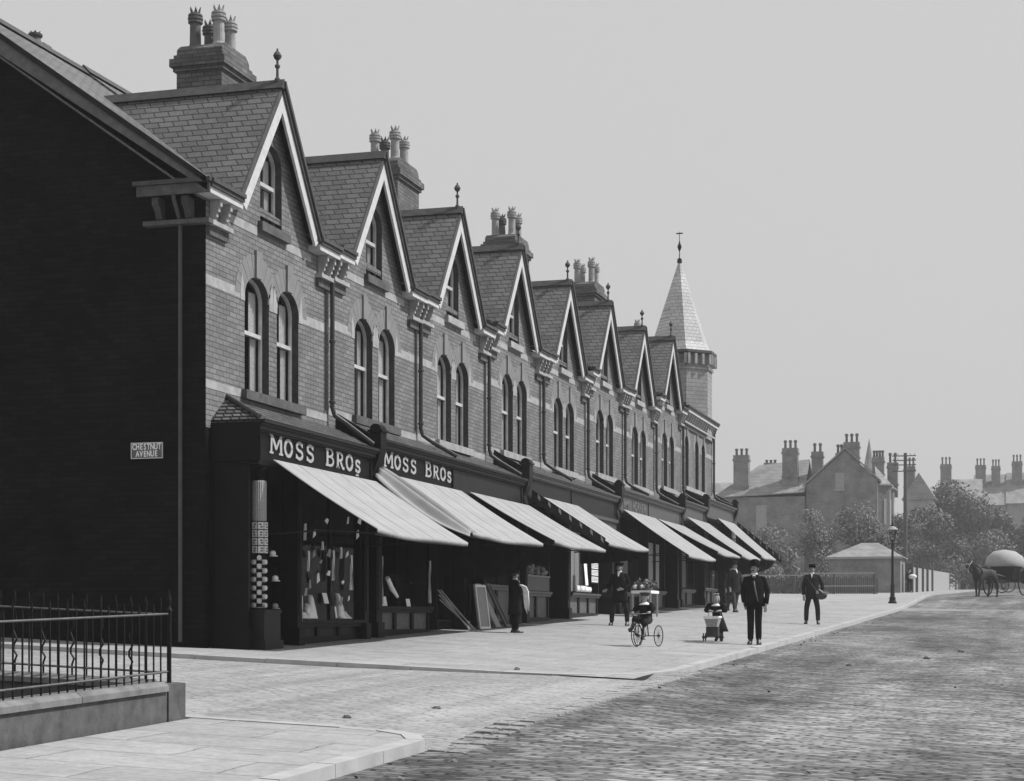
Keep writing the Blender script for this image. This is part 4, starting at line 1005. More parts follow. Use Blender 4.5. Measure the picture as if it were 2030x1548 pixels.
def person(loc, rz, label, h=1.68, coat='wool_black', trouser='wool_black', hat='bowler', coat_len=.78, armL=None, armR=None, feet=.11, hair='hair', turn=0., step=(0, 0), beard=True, girth=1., vest=None, group=None, lean=0., name='person'):
    T = thing(name, loc, label, 'person', group, rz)
    k = h / 1.70
    def S(p): return (p[0] * k, p[1] * k + lean * p[2] * k, p[2] * k)
    def N(d): return {a: (*S(v[:3]), (tuple(q * k for q in v[3]) if isinstance(v[3], tuple) else v[3] * k)) for a, v in d.items()}
    aL = armL or [(-.172, 0, 1.372), (-.25, .02, 1.12), (-.255, -.05, .88), (-.25, -.07, .79)]
    aR = armR or [(.172, 0, 1.372), (.25, .02, 1.12), (.255, -.05, .88), (.25, -.07, .79)]
    ct, st = math.cos(turn), math.sin(turn)
    def hd(x, y, z): return (x * ct - y * st, x * st + y * ct, z)
    nd = {'pel': (0, 0, .93, (.13, .09)), 'waist': (0, 0, 1.06, (.12, .085)), 'chest': (0, 0, 1.28, (.14, .1)), 'neck0': (0, .01, 1.42, .06), 'neck': (0, 0, 1.47, .052),
          'jaw': (*hd(0, -.02, 1.525), (.065, .07)), 'mid': (*hd(0, -.005, 1.59), (.078, .092)), 'crown': (*hd(0, .01, 1.655), (.07, .08))}
    ed = [('pel', 'waist'), ('waist', 'chest'), ('chest', 'neck0'), ('neck0', 'neck'), ('neck', 'jaw'), ('jaw', 'mid'), ('mid', 'crown')]
    for sg, arm, t_, fs in ((-1, aL, 'l', step[0]), (1, aR, 'r', step[1])):
        for j, (nm, rr) in enumerate((('sh', .055), ('el', .042), ('wr', .03), ('pa', (.038, .02)))): nd[nm + t_] = (*arm[j], rr)
        ed += [('chest', 'sh' + t_), ('sh' + t_, 'el' + t_), ('el' + t_, 'wr' + t_), ('wr' + t_, 'pa' + t_)]
        wv = Vector(arm[3]) - Vector(arm[2]); wv.normalize(); side = wv.cross(Vector((0, 1, 0)))
        if side.length < .1: side = Vector((1, 0, 0))
        side.normalize(); side *= -sg
        for q in range(4):    # fingers, unequal and curled
            off = side * (.024 - .016 * q); L = (.07, .08, .075, .06)[q]
            a = Vector(arm[3]) + wv * .035 + off; b2 = a + wv * L * .55 + Vector((0, -.01, 0)); c = b2 + wv * L * .4 + Vector((0, .02, 0))
            nd[f'f{q}a{t_}'] = (*a, .0105); nd[f'f{q}b{t_}'] = (*b2, .0095); nd[f'f{q}c{t_}'] = (*c, .008)
            ed += [('pa' + t_, f'f{q}a{t_}'), (f'f{q}a{t_}', f'f{q}b{t_}'), (f'f{q}b{t_}', f'f{q}c{t_}')]
        a = Vector(arm[3]) - wv * .01 + side * .045; b2 = a + wv * .045 + side * .01
        nd['tha' + t_] = (*a, .012); nd['thb' + t_] = (*b2, .01); ed += [('pa' + t_, 'tha' + t_), ('tha' + t_, 'thb' + t_)]
        nd['hip' + t_] = (sg * .09, 0, .88, .085); nd['kn' + t_] = (sg * (feet * .92), fs * .5 - .02, .49, .06); nd['an' + t_] = (sg * feet, fs, .09, .04); nd['toe' + t_] = (sg * (feet + .03), fs - .13, .035, .035)
        ed += [('pel', 'hip' + t_), ('hip' + t_, 'kn' + t_), ('kn' + t_, 'an' + t_), ('an' + t_, 'toe' + t_)]
    ex = MB(); hx = lambda x, y, z: S(hd(x, y, z))
    c = hx(0, -.098, 1.582); ex.ball(c, .013 * k, .022 * k, .028 * k, 8, 5)
    for sg in (-1, 1): c = hx(sg * .08, .005, 1.58); ex.ball(c, .012 * k, .02 * k, .032 * k, 8, 5)
    skin_obj('body', N(nd), ed, 'skin', T, 2, ex)
    # face and hair
    fe = MB()
    for sg in (-1, 1): fe.ball(hx(sg * .03, -.085, 1.60), .011 * k, .006 * k, .007 * k, 8, 5)
    fe.ball(hx(0, -.087, 1.535), .022 * k, .008 * k, .005 * k, 8, 5); fe.build('eyes_and_mouth', 'hair', T)
    hr = MB()
    if beard: hr.ball(hx(0, -.094, 1.552), .034 * k, .014 * k, .012 * k, 10, 5)
    hr.loft([(*hx(0, .03, 1.56)[:2], 1.56 * k, .078 * k, .075 * k), (*hx(0, .025, 1.62)[:2], 1.62 * k, .086 * k, .088 * k), (*hx(0, .018, 1.67)[:2], 1.675 * k, .074 * k, .08 * k), (*hx(0, .015, 1.70)[:2], 1.705 * k, .03 * k, .035 * k)], 16)
    hr.build('hair', hair, T, smooth=True)
    # trousers and boots
    if trouser:
        td = {'a': (0, 0, .97, (.135, .1)), 'b': (0, 0, .9, (.13, .1))}; te = [('a', 'b')]
        for sg, t_, fs in ((-1, 'l', step[0]), (1, 'r', step[1])):
            td['h' + t_] = (sg * .088, 0, .82, .098); td['k' + t_] = (sg * (feet * .92), fs * .5 - .02, .49, .079); td['c' + t_] = (sg * feet * .97, fs * .8 - .005, .3, .074); td['e' + t_] = (sg * feet, fs, .075, .066)
            te += [('b', 'h' + t_), ('h' + t_, 'k' + t_), ('k' + t_, 'c' + t_), ('c' + t_, 'e' + t_)]
        skin_obj('trousers', N(td), te, trouser, T, 2)
    for sg, fs in ((-1, step[0]), (1, step[1])):
        b3 = MB(); b3.loft([(S((sg * (feet + o), fs + y, z))[0], S((sg * feet, fs + y, z))[1] - lean * z * k, z * k, rx * k, ry * k) for o, y, z, rx, ry in ((.012, -.055, .001, .05, .145), (.012, -.055, .02, .054, .15), (.008, -.05, .05, .05, .135), (.0, -.01, .085, .045, .08), (0, 0, .15, .045, .05))], 16)
        b3.build('boot', 'leather', T, smooth=True)
    # jacket: lofted trunk with sleeves
    if coat:
        j = MB(); z0 = coat_len; g = girth
        tw = [(0, 0, z0, .205 * g, .15 * g), (0, 0, z0 + .12, .20 * g, .148 * g), (0, 0, 1.02, .178 * g, .135 * g), (0, -.005, 1.15, .185 * g, .14 * g), (0, -.005, 1.28, .20 * g, .142 * g), (0, .0, 1.36, .188, .122), (0, .005, 1.415, .15, .10), (0, .01, 1.455, .085, .075), (0, .01, 1.475, .065, .062)]
        j.loft([(S((a, b, z))[0], S((a, b, z))[1], z * k, rx * k, ry * k) for a, b, z, rx, ry in tw], 22)
        jo = j.build('jacket', coat, T, smooth=True)
        for arm in (aL, aR):
            sv2 = MB(); A = [Vector(S(p)) for p in arm]
            pts = [A[0] + Vector((0, 0, .015 * k)) * 1, A[0].lerp(A[1], .5), A[1], A[1].lerp(A[2], .5), A[2].lerp(A[3], .15)]
            sv2.tube([A[0] * 1 + Vector((-math.copysign(.05 * k, arm[0][0]), 0, .03 * k))] + pts, [.042 * k, .06 * k, .064 * k, .058 * k, .052 * k, .046 * k], 12)
            sv2.build('sleeve', coat, jo, smooth=True)
        # shirt front, collar, lapels
        sh = MB(); ch = vest or 'cloth_white'
        sh.loft([(S((0, .0, z))[0], S((0, .0, z))[1], z * k, rx * k, ry * k) for z, rx, ry in ((1.44, .062, .062), (1.475, .066, .068), (1.50, .062, .066))], 16)
        sh.prism([S((-.03, -.119, 1.44)), S((.03, -.119, 1.44)), S((0.0, -.150, 1.33))], (0, .03 * k, .01))
        sh.build('collar', ch, T, smooth=False)
    hc = lambda z: (hx(0, .008, z)[0], hx(0, .008, z)[1], z * k)
    q = MB()
    if hat == 'bowler':
        q.lathe(hc(1.655), [(p * k, z * k) for p, z in ((.135, .0), (.142, .012), (.13, .008), (.098, .01), (.10, .06), (.092, .1), (.07, .128), (.03, .14), (.001, .142))], 20)
    elif hat == 'flat':
        q.loft([(hc(1.66)[0], hc(1.66)[1] - .0 * k, 1.655 * k, .095 * k, .11 * k), (hc(1.66)[0], hc(1.66)[1], 1.70 * k, .12 * k, .135 * k), (hc(1.66)[0], hc(1.66)[1], 1.725 * k, .11 * k, .125 * k), (hc(1.66)[0], hc(1.66)[1], 1.735 * k, .03 * k, .03 * k)], 18)
        q.loft([(*hx(0, -.11, 1)[:2], 1.652 * k, .07 * k, .05 * k), (*hx(0, -.11, 1)[:2], 1.664 * k, .07 * k, .05 * k)], 14)
    elif hat == 'pillbox':
        q.lathe(hc(1.655), [(p * k, z * k) for p, z in ((.098, 0), (.1, .04), (.1, .085), (.092, .09), (.001, .092))], 20)
        q.loft([(*hx(0, -.1, 1)[:2], 1.655 * k, .07 * k, .05 * k), (*hx(0, -.1, 1)[:2], 1.663 * k, .07 * k, .05 * k)], 14)
    elif hat == 'sailor':
        q.loft([(hc(1.66)[0], hc(1.66)[1], 1.64 * k, .09 * k, .1 * k), (hc(1.66)[0], hc(1.66)[1], 1.67 * k, .095 * k, .105 * k), (hc(1.66)[0], hc(1.66)[1], 1.70 * k, .125 * k, .13 * k), (hc(1.66)[0], hc(1.66)[1], 1.735 * k, .11 * k, .115 * k), (hc(1.66)[0], hc(1.66)[1], 1.745 * k, .02 * k, .02 * k)], 18)
    if q.v: q.build('hat', {'sailor': 'wool_mid'}.get(hat, 'wool_black'), T, smooth=True)
    T['_k'] = k
    return T
def sub(T, mb, name, mat, smooth=True):
    return mb.build(name, mat, T, smooth=smooth)
# man in bowler at the kerb
x, y = 6.98, 10.3
T = person((x, y, G(x, y)), camrot(x, y) - .1, 'moustached man in black bowler hat and open coat standing on the kerb', h=1.62, coat='wool_black', hat='bowler', coat_len=.80, girth=1.08, feet=.085,
           armR=[(.172, 0, 1.372), (.265, .03, 1.12), (.25, -.05, .87), (.24, -.07, .78)], armL=[(-.172, 0, 1.372), (-.25, .04, 1.13), (-.235, .05, .90), (-.2, .02, .82)], turn=-.35)
k = T['_k']; q = MB(); q.tube([(0.0, -.145, 1.33), (.02, -.165, 1.2), (.05, -.165, 1.05), (.09, -.16, .9)], [.018, .02, .018, .012], 8); q.v = [(a * k, b * k, c * k) for a, b, c in q.v]; sub(T, q, 'coat_lining', 'panel')
q = MB(); q.box(-.014, .014, -.155, -.12, 1.33, 1.44); q.v = [(a * k, b * k, c * k) for a, b, c in q.v]; sub(T, q, 'necktie', 'wool_black', False)
# postman with bag
x, y = 6.5, 24.3
T = person((x, y, G(x, y)), camrot(x, y) - .05, 'uniformed man in peaked pillbox cap with dark bag on his hip, near the far kerb', h=1.62, coat='wool_dark', trouser='wool_dark', hat='pillbox', coat_len=.80, feet=.17, turn=-.2,
           armR=[(.172, 0, 1.372), (.29, .05, 1.15), (.30, -.06, .98), (.26, -.1, .95)], armL=[(-.172, 0, 1.372), (-.25, .02, 1.12), (-.25, 0, .87), (-.24, -.02, .78)])
k = T['_k']
BG = thing('shoulder_bag', (x, y, G(x, y)), 'bulging dark shoulder bag with pale papers slung at the uniformed man\'s hip', 'bag', rz=camrot(x, y) - .05)
q = MB(); q.ball((.27, -.14, .84), .17, .10, .13, 14, 9); q.v = [(a * k, b * k, c * k) for a, b, c in q.v]; q.build('bag', 'leather_bag', BG, smooth=True)
q = MB(); q.tube([(.15, -.17, .95), (.0, -.15, 1.15), (-.16, -.1, 1.38), (-.16, .08, 1.4), (.1, .17, 1.1), (.25, .0, .92)], .018, 6); q.v = [(a * k, b * k, c * k) for a, b, c in q.v]; q.build('strap', 'leather_bag', BG)
q = MB(); q.tube([(.20, -.19, 1.02), (.30, -.20, .93), (.37, -.18, .84)], [(.03, .012)] * 3, 6); q.box(.12, .2, -.24, -.2, .88, .97); q.v = [(a * k, b * k, c * k) for a, b, c in q.v]; q.build('papers', 'paper_grey', BG)
# flat-capped shopman in front of the shops
x, y = 2.75, 16.8
T = person((x, y, G(x, y)), camrot(x, y) - .25, 'young man in flat cap and long dark coat striding before the shop with bills', h=1.50, coat='wool_black', trouser='wool_dark', hat='flat', coat_len=.62, feet=.2, step=(-.1, .06), beard=False, turn=-.25, girth=1.1,
           armL=[(-.172, 0, 1.372), (-.27, .03, 1.15), (-.33, -.1, 1.0), (-.37, -.15, .97)], armR=[(.172, 0, 1.372), (.27, .02, 1.14), (.16, -.17, 1.0), (.08, -.2, .99)])
k = T['_k']; q = MB(); q.prism([(-.02, -.07, 1.46), (.045, -.08, 1.48), (.015, -.15, 1.36), (-.01, -.15, 1.36)], (0, -.02, 0)); q.v = [(a * k, b * k, c * k) for a, b, c in q.v]; sub(T, q, 'neckerchief', 'cloth_white', False)
# stooping figure by the leaning pictures
x, y = 2.0, 10.3
T = person((x, y, G(x, y)), camrot(x, y) + 1.9, 'dark-clothed person facing the doorway, pale fringed cloth over one arm', h=1.28, coat='wool_black', trouser='wool_black', hat='flat', coat_len=.5, feet=.12, beard=False, turn=.2, girth=1.25, hair='hair',
           armR=[(.172, 0, 1.372), (.26, -.08, 1.18), (.16, -.24, 1.1), (.1, -.28, 1.1)], armL=[(-.172, 0, 1.372), (-.26, -.06, 1.16), (-.2, -.25, 1.12), (-.16, -.3, 1.12)])
CL = thing('fringed_cloth', (x, y, G(x, y)), 'pale fringed shawl hanging from the arm of the dark figure at the doorway', 'cloth', rz=.0001)
q = MB()
for a in range(5):
    xx = .20 + .022 * a; q.tube([(xx - .16, -.1 - .01 * a, .98), (xx - .02, -.12, .99 - .01 * a), (xx + .02, -.12, .86), (xx + .035, -.12, .68 - .02 * (a % 2)), (xx + .045, -.12, .5 - .05 * (a % 3))], [(.014, .02)] * 4 + [.006], 6)
q.build('fringed_cloth_folds', 'cloth_white', CL, smooth=True)
# walkers farther on
x, y = 3.0, 32.8
person((x, y, G(x, y)), camrot(x, y) + .6, 'man in dark overcoat walking past the last shops, behind the small pram', h=1.62, coat='wool_dark', trouser='wool_mid', hat='bowler', coat_len=.6, feet=.13, step=(-.18, .2), group=None)
x, y = 2.6, 34.6
person((x, y, G(x, y)), camrot(x, y) + .3, 'second dark walker partly hidden, close under the far awnings', h=1.5, coat='wool_mid', trouser='wool_mid', hat='flat', coat_len=.4, feet=.12, step=(.1, -.1), beard=False)
x, y = 4.75, 95.0
T = person((x, y, G(x, y)), camrot(x, y) - .3, 'distant person with a white bundle standing at the corner of the low hut', h=1.6, coat='wool_dark', trouser='wool_dark', hat='flat', beard=False, feet=.12, armR=[(.172, 0, 1.372), (.25, -.02, 1.12), (.2, -.25, 1.05), (.15, -.28, 1.05)])
q = MB(); q.ball((.18, -.3, 1.05), .28, .2, .16, 10, 7); q.xf(Matrix.Identity(4)); q.build('bundle', 'cloth_white', thing('white_bundle', (x, y, G(x, y)), 'round white bundle held by the distant person at the hut', 'bundle', rz=camrot(x, y)), smooth=True)

# ---- child on tricycle
x, y = 5.35, 7.3; rz = camrot(x, y) - .45; gz_ = G(x, y)
TR = thing('tricycle', (x, y, gz_), 'child\'s iron tricycle with tall wire wheels on the flags', 'tricycle', rz=rz)
def spoked(m, c, r, ax, n=14, tr=.009):
    m.wheel(c, r, tr, ax, 30, 6); c = Vector(c); ax = Vector(ax).normalized(); a = ax.cross(Vector((0, 0, 1))).normalized(); b2 = ax.cross(a)
    for j in range(n):
        an = 2 * math.pi * j / n; m.tube([c, c + (a * math.cos(an) + b2 * math.sin(an)) * r], .0028, 4, False)
    m.tube([c - ax * .03, c + ax * .03], .016, 8)
for (cx, cy, rr) in ((0, -.28, .215), (-.21, .22, .19), (.21, .22, .19)):
    q = MB(); spoked(q, (cx, cy, rr + .01), rr, (1, 0, 0)); q.build('wheel', 'iron', TR)
q = MB(); q.tube([(-.21, .22, .2), (.21, .22, .2)], .009, 6); q.tube([(0, .22, .2), (0, .18, .42), (0, -.18, .46), (0, -.24, .5)], .012, 6)
for sg in (-1, 1): q.tube([(sg * .03, -.28, .225), (sg * .035, -.24, .46), (0, -.22, .5)], .008, 6)
q.tube([(0, -.22, .46), (0, -.20, .60)], .01, 6); q.build('frame', 'iron', TR)
q = MB(); q.tube([(-.17, -.12, .62), (-.08, -.2, .61), (.08, -.2, .61), (.17, -.12, .62)], .008, 6); q.build('handlebar', 'paper_grey', TR)
q = MB(); q.ball((0, .12, .45), .08, .11, .03, 12, 6); q.build('saddle', 'leather', TR)
q = MB()
for sg in (-1, 1): q.box(sg * .06, sg * .13, -.34 if sg < 0 else -.24, -.28 if sg < 0 else -.18, .13 if sg > 0 else .27, .15 if sg > 0 else .29); q.tube([(0, -.28, .225), (sg * .06, -.31 if sg < 0 else -.21, .28 if sg < 0 else .14)], .006, 5)
q.build('pedal', 'iron', TR)
CH = thing('person', (x, y, gz_), 'small child in dark velvet jacket, white lace collar and round cap riding the tricycle', 'person', rz=rz)
nd = {'pel': (0, .12, .52, (.085, .07)), 'wa': (0, .11, .61, (.08, .065)), 'ch': (0, .09, .72, (.09, .065)), 'nk': (0, .08, .81, .035), 'jaw': (0, .055, .855, (.05, .055)), 'mid': (0, .06, .91, (.064, .072)), 'cr': (0, .07, .965, (.058, .064))}
ed = [('pel', 'wa'), ('wa', 'ch'), ('ch', 'nk'), ('nk', 'jaw'), ('jaw', 'mid'), ('mid', 'cr')]
for sg, t_, ft_ in ((-1, 'l', (.30, -.33)), (1, 'r', (.16, -.21))):
    nd['s' + t_] = (sg * .115, .09, .77, .035); nd['e' + t_] = (sg * .185, .02, .68, .03); nd['w' + t_] = (sg * .17, -.08, .635, .022); nd['p' + t_] = (sg * .165, -.125, .63, (.026, .02))
    ed += [('ch', 's' + t_), ('s' + t_, 'e' + t_), ('e' + t_, 'w' + t_), ('w' + t_, 'p' + t_)]
    for q4 in range(4):
        nd[f'f{q4}{t_}'] = (sg * (.15 + .014 * q4), -.15, .635, .008); nd[f'g{q4}{t_}'] = (sg * (.15 + .014 * q4), -.16, .61, .007); ed += [('p' + t_, f'f{q4}{t_}'), (f'f{q4}{t_}', f'g{q4}{t_}')]
    nd['t' + t_] = (sg * .135, -.13, .615, .008); ed += [('p' + t_, 't' + t_)]
    nd['h' + t_] = (sg * .06, .1, .5, .06); nd['k' + t_] = (sg * .095, -.15, .45 + (.06 if sg < 0 else 0), .045); nd['a' + t_] = (sg * .095, ft_[1] + .05, ft_[0] + .04, .03); nd['o' + t_] = (sg * .1, ft_[1] - .05, ft_[0] + .01, .026)
    ed += [('pel', 'h' + t_), ('h' + t_, 'k' + t_), ('k' + t_, 'a' + t_), ('a' + t_, 'o' + t_)]
ex = MB(); ex.ball((0, -.015, .90), .009, .014, .016, 8, 5); [ex.ball((sg * .066, .06, .9), .009, .015, .022, 8, 5) for sg in (-1, 1)]
skin_obj('body', nd, ed, 'skin', CH, 2, ex)
q = MB(); [q.ball((sg * .025, -.006, .915), .008, .005, .006, 8, 5) for sg in (-1, 1)]; q.ball((0, -.003, .872), .014, .005, .004, 8, 5); q.build('eyes_and_mouth', 'hair', CH)
q = MB(); q.loft([(0, .11, .50, .13, .11), (0, .11, .60, .12, .1), (0, .095, .70, .125, .095), (0, .09, .77, .12, .08), (0, .085, .81, .06, .05)], 18); jo = q.build('jacket', 'wool_black', CH, smooth=True)
for sg, t_ in ((-1, 'l'), (1, 'r')):
    q = MB(); q.tube([Vector(nd['s' + t_][:3]) + Vector((-sg * .03, 0, .01)), nd['s' + t_][:3], nd['e' + t_][:3], Vector(nd['e' + t_][:3]).lerp(Vector(nd['w' + t_][:3]), .8)], [.05, .055, .046, .035], 12); q.build('sleeve', 'wool_black', jo, smooth=True)
    q = MB(); q.tube([nd['h' + t_][:3], nd['k' + t_][:3], Vector(nd['k' + t_][:3]).lerp(Vector(nd['a' + t_][:3]), .25)], [.085, .068, .055], 12); q.build('knickerbocker', 'wool_dark', CH, smooth=True)
    q = MB(); q.tube([Vector(nd['k' + t_][:3]).lerp(Vector(nd['a' + t_][:3]), .2), nd['a' + t_][:3], nd['o' + t_][:3]], [.04, .036, .03], 10); q.build('boot', 'leather', CH, smooth=True)
q = MB(); q.loft([(0, .07, .775, .115, .10), (0, .07, .79, .11, .095), (0, .075, .825, .05, .05)], 20); q.build('lace_collar', 'cloth_white', CH, smooth=True)
q = MB(); q.loft([(0, .07, .945, .072, .08), (0, .07, .97, .075, .082), (0, .07, .985, .10, .105), (0, .07, 1.005, .098, .10), (0, .07, 1.015, .03, .03)], 18); q.build('cap', 'wool_mid', CH, smooth=True)
q = MB(); q.loft([(0, .085, .87, .062, .06), (0, .085, .93, .07, .07), (0, .08, .95, .068, .072)], 16); q.build('hair', 'hair_fair', CH, smooth=True)
# ---- girl with doll's pram
x, y = 6.1, 10.9; rz = camrot(x, y) - .15; gz_ = G(x, y)
GI = thing('person', (x, y, gz_), 'little girl in puffed dark cape with white collar, leaning on her toy pram', 'person', rz=rz)
nd = {'pel': (.03, .12, .45, (.08, .065)), 'wa': (.02, .1, .55, (.075, .06)), 'ch': (0, .06, .67, (.085, .06)), 'nk': (0, .03, .76, .034), 'jaw': (0, .0, .80, (.048, .052)), 'mid': (0, .005, .86, (.062, .07)), 'cr': (0, .015, .915, (.056, .062))}
ed = [('pel', 'wa'), ('wa', 'ch'), ('ch', 'nk'), ('nk', 'jaw'), ('jaw', 'mid'), ('mid', 'cr')]
for sg, t_ in ((-1, 'l'), (1, 'r')):
    nd['s' + t_] = (sg * .11, .06, .72, .035); nd['e' + t_] = (sg * .18, -.02, .64, .03); nd['w' + t_] = (sg * .1, -.13, .62, .022); nd['p' + t_] = (sg * .06, -.15, .62, (.026, .02)); ed += [('ch', 's' + t_), ('s' + t_, 'e' + t_), ('e' + t_, 'w' + t_), ('w' + t_, 'p' + t_)]
    for q4 in range(4):
        nd[f'f{q4}{t_}'] = (sg * (.035 + .014 * q4), -.175, .625, .008); nd[f'g{q4}{t_}'] = (sg * (.035 + .014 * q4), -.185, .6, .007); ed += [('p' + t_, f'f{q4}{t_}'), (f'f{q4}{t_}', f'g{q4}{t_}')]
    nd['t' + t_] = (sg * .04, -.15, .6, .008); ed += [('p' + t_, 't' + t_)]
    nd['h' + t_] = (sg * .05 + .03, .12, .42, .05); nd['k' + t_] = (sg * .05 + .05, .1, .24, .038); nd['a' + t_] = (sg * .05 + .05, .12, .06, .028); nd['o' + t_] = (sg * .06 + .05, .05, .025, .025); ed += [('pel', 'h' + t_), ('h' + t_, 'k' + t_), ('k' + t_, 'a' + t_), ('a' + t_, 'o' + t_)]
ex = MB(); ex.ball((0, -.067, .85), .009, .014, .016, 8, 5); [ex.ball((sg * .064, .01, .85), .009, .015, .022, 8, 5) for sg in (-1, 1)]
skin_obj('body', nd, ed, 'skin', GI, 2, ex)
q = MB(); [q.ball((sg * .025, -.06, .865), .008, .005, .006, 8, 5) for sg in (-1, 1)]; q.ball((0, -.056, .822), .014, .005, .004, 8, 5); q.build('eyes_and_mouth', 'hair', GI)
q = MB(); q.loft([(.05, .13, .2, .19, .17), (.045, .13, .3, .16, .15), (.03, .12, .45, .12, .11), (.01, .09, .58, .10, .09), (0, .06, .7, .11, .08), (0, .04, .76, .05, .045)], 22); dr = q.build('dress', 'wool_dark', GI, smooth=True)
for sg, t_ in ((-1, 'l'), (1, 'r')):
    q = MB(); q.tube([Vector(nd['s' + t_][:3]) + Vector((-sg * .05, 0, .01)), Vector(nd['s' + t_][:3]) + Vector((sg * .03, -.03, -.02)), nd['e' + t_][:3], Vector(nd['e' + t_][:3]).lerp(Vector(nd['w' + t_][:3]), .7)], [.06, .08, .065, .035], 12); q.build('puffed_sleeve', 'wool_black', dr, smooth=True)
    q = MB(); q.tube([nd['k' + t_][:3], nd['a' + t_][:3], nd['o' + t_][:3]], [.036, .036, .032], 10); q.build('boot', 'leather', GI, smooth=True)
q = MB(); q.loft([(0, .03, .72, .11, .095), (0, .03, .735, .105, .09), (0, .03, .775, .045, .045)], 20); q.build('collar', 'cloth_white', GI, smooth=True)
q = MB(); q.loft([(0, .045, .78, .066, .06), (0, .035, .86, .078, .075), (0, .025, .925, .07, .07), (0, .02, .955, .02, .02)], 18); q.ball((-.03, .0, .965), .04, .03, .022, 8, 5); q.ball((.03, .0, .965), .04, .03, .022, 8, 5); q.build('hair', 'hair_fair', GI, smooth=True)
PR = thing('toy_pram', (x, y, gz_), 'doll-sized pram with pale wicker body and small wire wheels', 'pram', rz=rz)
q = MB(); q.hexa([(-.10, -.58, .30), (.10, -.58, .30), (.10, -.28, .30), (-.10, -.28, .30), (-.15, -.66, .5), (.15, -.66, .5), (.15, -.2, .5), (-.15, -.2, .5)]); q.build('body', 'paper_grey', PR)
q = MB(); q.box(-.155, .155, -.665, -.65, .46, .515); q.box(-.155, -.14, -.65, -.2, .48, .515); q.box(.14, .155, -.65, -.2, .48, .515); q.build('trim', 'cloth_white', PR)
q = MB(); q.box(-.12, .12, -.55, -.27, .10, .30); q.build('undercarriage_cloth', 'wool_mid', PR)
for sx in (-.17, .17):
    for sy in (-.55, -.27):
        q = MB(); spoked(q, (sx, sy, .09), .08, (1, 0, 0), 8, .006); q.build('wheel', 'iron', PR)
q = MB(); [q.tube([(-.17, sy, .09), (.17, sy, .09)], .006, 5) for sy in (-.55, -.27)]; [q.tube([(sx, -.55, .09), (sx, -.4, .3), (sx, -.27, .09)], .006, 5) for sx in (-.12, .12)]; q.build('axle_frame', 'iron', PR)
q = MB(); q.tube([(-.12, -.25, .45), (-.12, -.17, .6), (.12, -.17, .6), (.12, -.25, .45)], .008, 6); q.build('handle', 'wood', PR)

# ------------------------------------------------------------------ horses and carts
x, y = 10.15, 67.0; hz = G(x, y) + RD + .05
HO = thing('horse', (x, y, hz), 'dark draught horse in harness with pale noseband, head low, in front of the loaded cart', 'horse', rz=R(-32))
# local: forward = -Y
nd = {'rump': (0, .75, 1.28, (.27, .28)), 'loin': (0, .35, 1.27, (.26, .27)), 'barrel': (0, -.05, 1.2, (.29, .31)), 'chest': (0, -.5, 1.2, (.25, .3)), 'neck0': (0, -.8, 1.42, (.15, .22)), 'neck1': (0, -1.0, 1.68, (.11, .17)), 'poll': (0, -1.12, 1.88, (.1, .12)), 'brow': (0, -1.28, 1.80, (.1, .11)), 'nose': (0, -1.48, 1.56, (.07, .075)), 'muz': (0, -1.56, 1.46, (.06, .055)),
      'tail0': (0, 1.0, 1.35, .05), 'tail1': (0, 1.1, 1.05, .06), 'tail2': (0, 1.08, .6, .05)}
ed = [('rump', 'loin'), ('loin', 'barrel'), ('barrel', 'chest'), ('chest', 'neck0'), ('neck0', 'neck1'), ('neck1', 'poll'), ('poll', 'brow'), ('brow', 'nose'), ('nose', 'muz'), ('rump', 'tail0'), ('tail0', 'tail1'), ('tail1', 'tail2')]
for sg, t_, fo_, hi_ in ((-1, 'l', .12, -.18), (1, 'r', -.16, .12)):
    nd['sh' + t_] = (sg * .16, -.55, .95, (.11, .13)); nd['fk' + t_] = (sg * .16, -.55 + fo_ * .6, .52, .065); nd['ff' + t_] = (sg * .16, -.55 + fo_, .15, .045); nd['fh' + t_] = (sg * .16, -.6 + fo_, .05, (.07, .08))
    nd['st' + t_] = (sg * .17, .68, 1.0, (.13, .17)); nd['hk' + t_] = (sg * .16, .86 + hi_ * .7, .58, .07); nd['hf' + t_] = (sg * .16, .78 + hi_, .16, .048); nd['hh' + t_] = (sg * .16, .72 + hi_, .05, (.07, .08)); nd['ear' + t_] = (sg * .06, -1.1, 2.04, .025)
    ed += [('chest', 'sh' + t_), ('sh' + t_, 'fk' + t_), ('fk' + t_, 'ff' + t_), ('ff' + t_, 'fh' + t_), ('rump', 'st' + t_), ('st' + t_, 'hk' + t_), ('hk' + t_, 'hf' + t_), ('hf' + t_, 'hh' + t_), ('poll', 'ear' + t_)]
skin_obj('body', nd, ed, 'horse', HO, 2)
q = MB(); q.tube([(0, -.72, 1.75), (0, -.92, 1.95), (0, -1.1, 2.02)], [(.03, .06)] * 3, 8); q.build('mane', 'hair', HO, smooth=True)
q = MB(); q.wheel((0, -.72, 1.38), .33, .055, (0, .8, .55), 20, 6); q.build('collar', 'leather', HO, smooth=True)
q = MB(); q.wheel((0, -1.42, 1.62), .095, .014, (0, .6, .75), 14, 5); q.tube([(-.1, -1.38, 1.66), (-.11, -1.2, 1.84)], .012, 5); q.tube([(.1, -1.38, 1.66), (.11, -1.2, 1.84)], .012, 5); q.build('bridle', 'cloth_white', HO)
q = MB(); q.box(-.2, .2, -.05, .25, 1.5, 1.58); q.wheel((0, .1, 1.24), .34, .02, (0, 1, 0), 18, 5); q.build('saddle_pad', 'leather', HO)
x2, y2 = 11.1, 71.0; hz2 = G(x2, y2) + RD + .05
CT = thing('horse_cart', (x2, y2, hz2), 'two-wheeled cart behind the dark horse, loaded high under a pale rounded sheet', 'cart', rz=R(-20))
